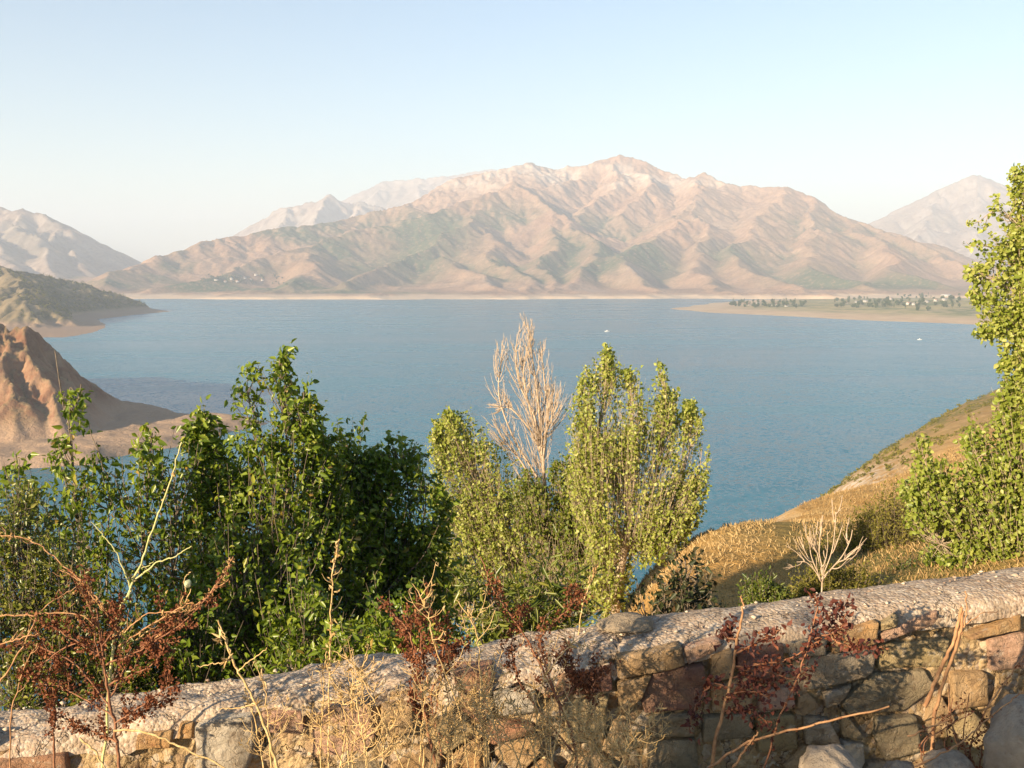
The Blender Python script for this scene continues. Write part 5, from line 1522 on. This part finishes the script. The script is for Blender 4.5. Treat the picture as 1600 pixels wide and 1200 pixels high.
# right dock with clusters of dried leaves
wd = Weed('dried_dock', 'dark red dried dock with shrivelled leaves in front of the right half of the wall', 'weed', (1140, 1215), 2.75, seed=11)
q = wd.stem([(1108, 1225), (1120, 1150), (1140, 1070), (1150, 1010), (1160, 950), (1158, 932)], .0062, .0024, M_ORANGE, ground=True)
for pts in ([(1145, 1060), (1180, 1040), (1230, 1030), (1280, 1000)], [(1150, 1020), (1190, 1000), (1220, 985)], [(1135, 1090), (1170, 1080), (1205, 1090)], [(1140, 1075), (1110, 1070), (1085, 1110), (1075, 1145)], [(1130, 1110), (1170, 1110), (1200, 1130)],
            [(1148, 1040), (1200, 1050), (1240, 1060), (1270, 1040)], [(1190, 1225), (1215, 1130), (1250, 1050), (1275, 960), (1276, 930)], [(1270, 980), (1300, 960), (1330, 940)], [(1265, 1000), (1310, 985), (1320, 960)], [(1150, 1000), (1130, 990), (1150, 970)], [(1138, 1085), (1180, 1065), (1215, 1068)],
            [(1300, 1000), (1330, 1010), (1380, 1012)]):
    q2 = wd.stem(pts, .0032, .0016, M_RUSTSTEM, 'branch', dd=wd.r.uniform(-.1, .25))
    wd.seeds(q2, M_REDLEAF, 75, .020, .014, .1, 1., .6, 'dried_leaves')
    wd.seeds(q2, M_RED, 40, .010, .007)
wd.done()
# orange canes leaning on the wall at the right
wd = Weed('dry_cane', 'pair of orange brown canes leaning against the sunlit patch of wall', 'weed', (1450, 1215), 2.85, seed=12)
for pts, r0 in (([(1445, 1105), (1470, 1045), (1490, 1000), (1503, 948)], .0065), ([(1458, 1120), (1480, 1050), (1500, 990), (1505, 955)], .006), ([(1497, 1170), (1485, 1120), (1482, 1070)], .003), ([(1500, 1000), (1510, 960), (1508, 925)], .0025), ([(1497, 985), (1530, 960), (1560, 955)], .0018)):
    wd.stem(pts, r0, r0 * .75, M_ORANGE, 'cane', ground=False)
wd.stem([(1455, 1225), (1458, 1120)], .006, .006, M_ORANGE, 'cane')
wd.done()
wd = Weed('dry_cane', 'orange dry canes lying low across the wall foot between the two docks', 'weed', (1300, 1215), 2.7, seed=13)
for pts, r0 in (([(1100, 1205), (1170, 1160), (1280, 1130), (1390, 1105)], .0042), ([(1420, 1150), (1450, 1138), (1480, 1125), (1476, 1128)], .003), ([(1140, 1210), (1165, 1170), (1185, 1145)], .004), ([(1430, 1200), (1500, 1160), (1560, 1110), (1600, 1080)], .003), ([(1540, 1110), (1575, 1060), (1605, 1015)], .0024)):
    q = wd.stem(pts, r0, r0 * .6, M_ORANGE, 'cane'); wd.seeds(q, M_RED, 14, .010, .005)
wd.done()
wd = Weed('dry_cane', 'tangle of rusty twigs beside the large corner boulder', 'weed', (1500, 1215), 2.78, seed=14)
for k in range(9):
    x0 = wd.r.uniform(1440, 1540); q = wd.stem([(x0, 1215), (x0 + wd.r.uniform(-30, 40), 1160), (x0 + wd.r.uniform(-50, 70), 1100 + wd.r.uniform(-20, 40))], .0024, .0012, M_RUSTSTEM, 'twig')
    wd.seeds(q, M_RED, 30, .010, .008)
wd.done()
# vertical thin straws by the wall
GT = 'straw thistles tangled in front of the middle of the wall'
r_ = np.random.default_rng(99)
special = [([(760, 1225), (752, 1100), (748, 1020), (740, 975), (712, 935)], 'pale straw thistle with a star shaped node rising before the poplars'),
           ([(735, 1225), (720, 1120), (680, 1010), (668, 960), (645, 912)], 'straw thistle with a long leaning tip left of the star shaped node'),
           ([(640, 1225), (600, 1130), (560, 1050), (520, 1015)], 'straw thistle bent to the left over the pink stone'),
           ([(800, 1225), (840, 1090), (870, 1030), (920, 985)], 'straw thistle bent right toward the grass seed stalk')]
for k in range(44):
    if k < len(special):
        pts, lab = special[k]; grp = None; d = 2.55
    else:
        x0 = r_.uniform(390, 1000); H_ = r_.uniform(90, 220) * (1 if x0 < 900 else .6); l = r_.uniform(-70, 70)
        pts = [(x0, 1225), (x0 + l * .25, 1225 - H_ * .4), (x0 + l * .6, 1225 - H_ * .75), (x0 + l, 1225 - H_)]
        lab, grp, d = 'dry straw thistle in the tangle before the middle of the wall', GT, r_.uniform(2.35, 2.75)
    wd = Weed('dried_thistle', lab, 'weed', (pts[0][0], 1215), d, grp, seed=120 + k)
    q = wd.stem(pts, .0023, .0011, M_STALK, ground=True)
    wd.star(q[int(len(q) * .82)], M_STRAWBIT, 9, .022); wd.star(q[int(len(q) * .5)], M_STRAWBIT, 5, .02)
    br = MB()
    for q2 in wd.sub(q, 9, .085, .0012, M_STALK, ang=.9, up=.25, lo=.25, merge=br):
        wd.star(q2[-1], M_STRAWBIT, 4, .015)
        for q3 in wd.sub(q2, 2, .035, .001, M_STALK, ang=.8, merge=br): pass
    br.build('branches', M_STALK, wd.root, wd.foot)['kind'] = 'stuff'
    wd.done()
# straw and stubble in front of the wall
def straw():
    r_ = np.random.default_rng(17)
    b, lf = MB(), MB()
    for k in range(8200):
        u_ = r_.random()
        px = r_.uniform(380, 1000) if u_ < .60 else (r_.uniform(-150, 400) if u_ < .88 else r_.uniform(1000, 1750))
        d = r_.uniform(2.2, 2.85)
        x = (px - 800) / F * d
        z0 = -1.98 + .07 * x
        dens = vnoise(np.array([px / 90.]), np.array([3.3]), 4)[0]
        if px < 300 and r_.random() < .5: continue
        h = r_.uniform(.14, .58) * (.55 + .8 * dens) * (.72 if px > 1000 else 1)
        lean = r_.normal(0, .35, 2)
        p0 = np.array([x, d, z0 - .02]); p2 = p0 + np.array([lean[0] * h, lean[1] * h * .4, h]); p1 = (p0 + p2) / 2 + np.array([-lean[0] * h * .12, 0, h * .08])
        q = spline([p0, p1, p2], 3)
        tn = float(np.clip(r_.normal(.55, .22), 0, 1))
        b.tube(q, np.linspace(.0013, .0006, len(q)), 3, tn)
        n = 4
        lf.leaves(q[r_.integers(2, len(q), n)] + r_.normal(0, .003, (n, 3)), unit(n, r_) + np.array([0, 0, .4]), unit(n, r_), r_.uniform(.010, .03, n), .22, tint=np.full(n, tn))
    for bb in (lf,):
        for k_, f in bb.f.items(): b.f.setdefault(k_, []).extend([x + b.n for x in f])
        b.v += bb.v; b.t += bb.t; b.n += bb.n
    tag(b.build('straw', M_STRAWBIT), 'dry straw and stubble along the foot of the wall', 'grass', kind='stuff')
straw()
# ------------------------------------------------------------------ haze: one closed box of even air
m = NT('haze_air')
m.t.nodes.remove(m.b)
pv = m.n('ShaderNodeVolumePrincipled')
pv.inputs['Color'].default_value = (.80, .88, 1.0, 1)
pv.inputs['Density'].default_value = HAZE
pv.inputs['Anisotropy'].default_value = 0.0
m.t.links.new(pv.outputs[0], m.out.inputs['Volume'])
x0, x1, y0, y1, z0, z1 = -27000, 27000, -400, 27000, -260, 1500
V = [(x, y, z) for z in (z0, z1) for y in (y0, y1) for x in (x0, x1)]
me = mesh_np('haze', V, [[(0, 2, 3, 1), (4, 5, 7, 6), (0, 1, 5, 4), (2, 6, 7, 3), (0, 4, 6, 2), (1, 3, 7, 5)]], m.m, False)
tag(obj('haze', me), 'thin pale evening haze filling the whole valley', 'haze', kind='stuff')
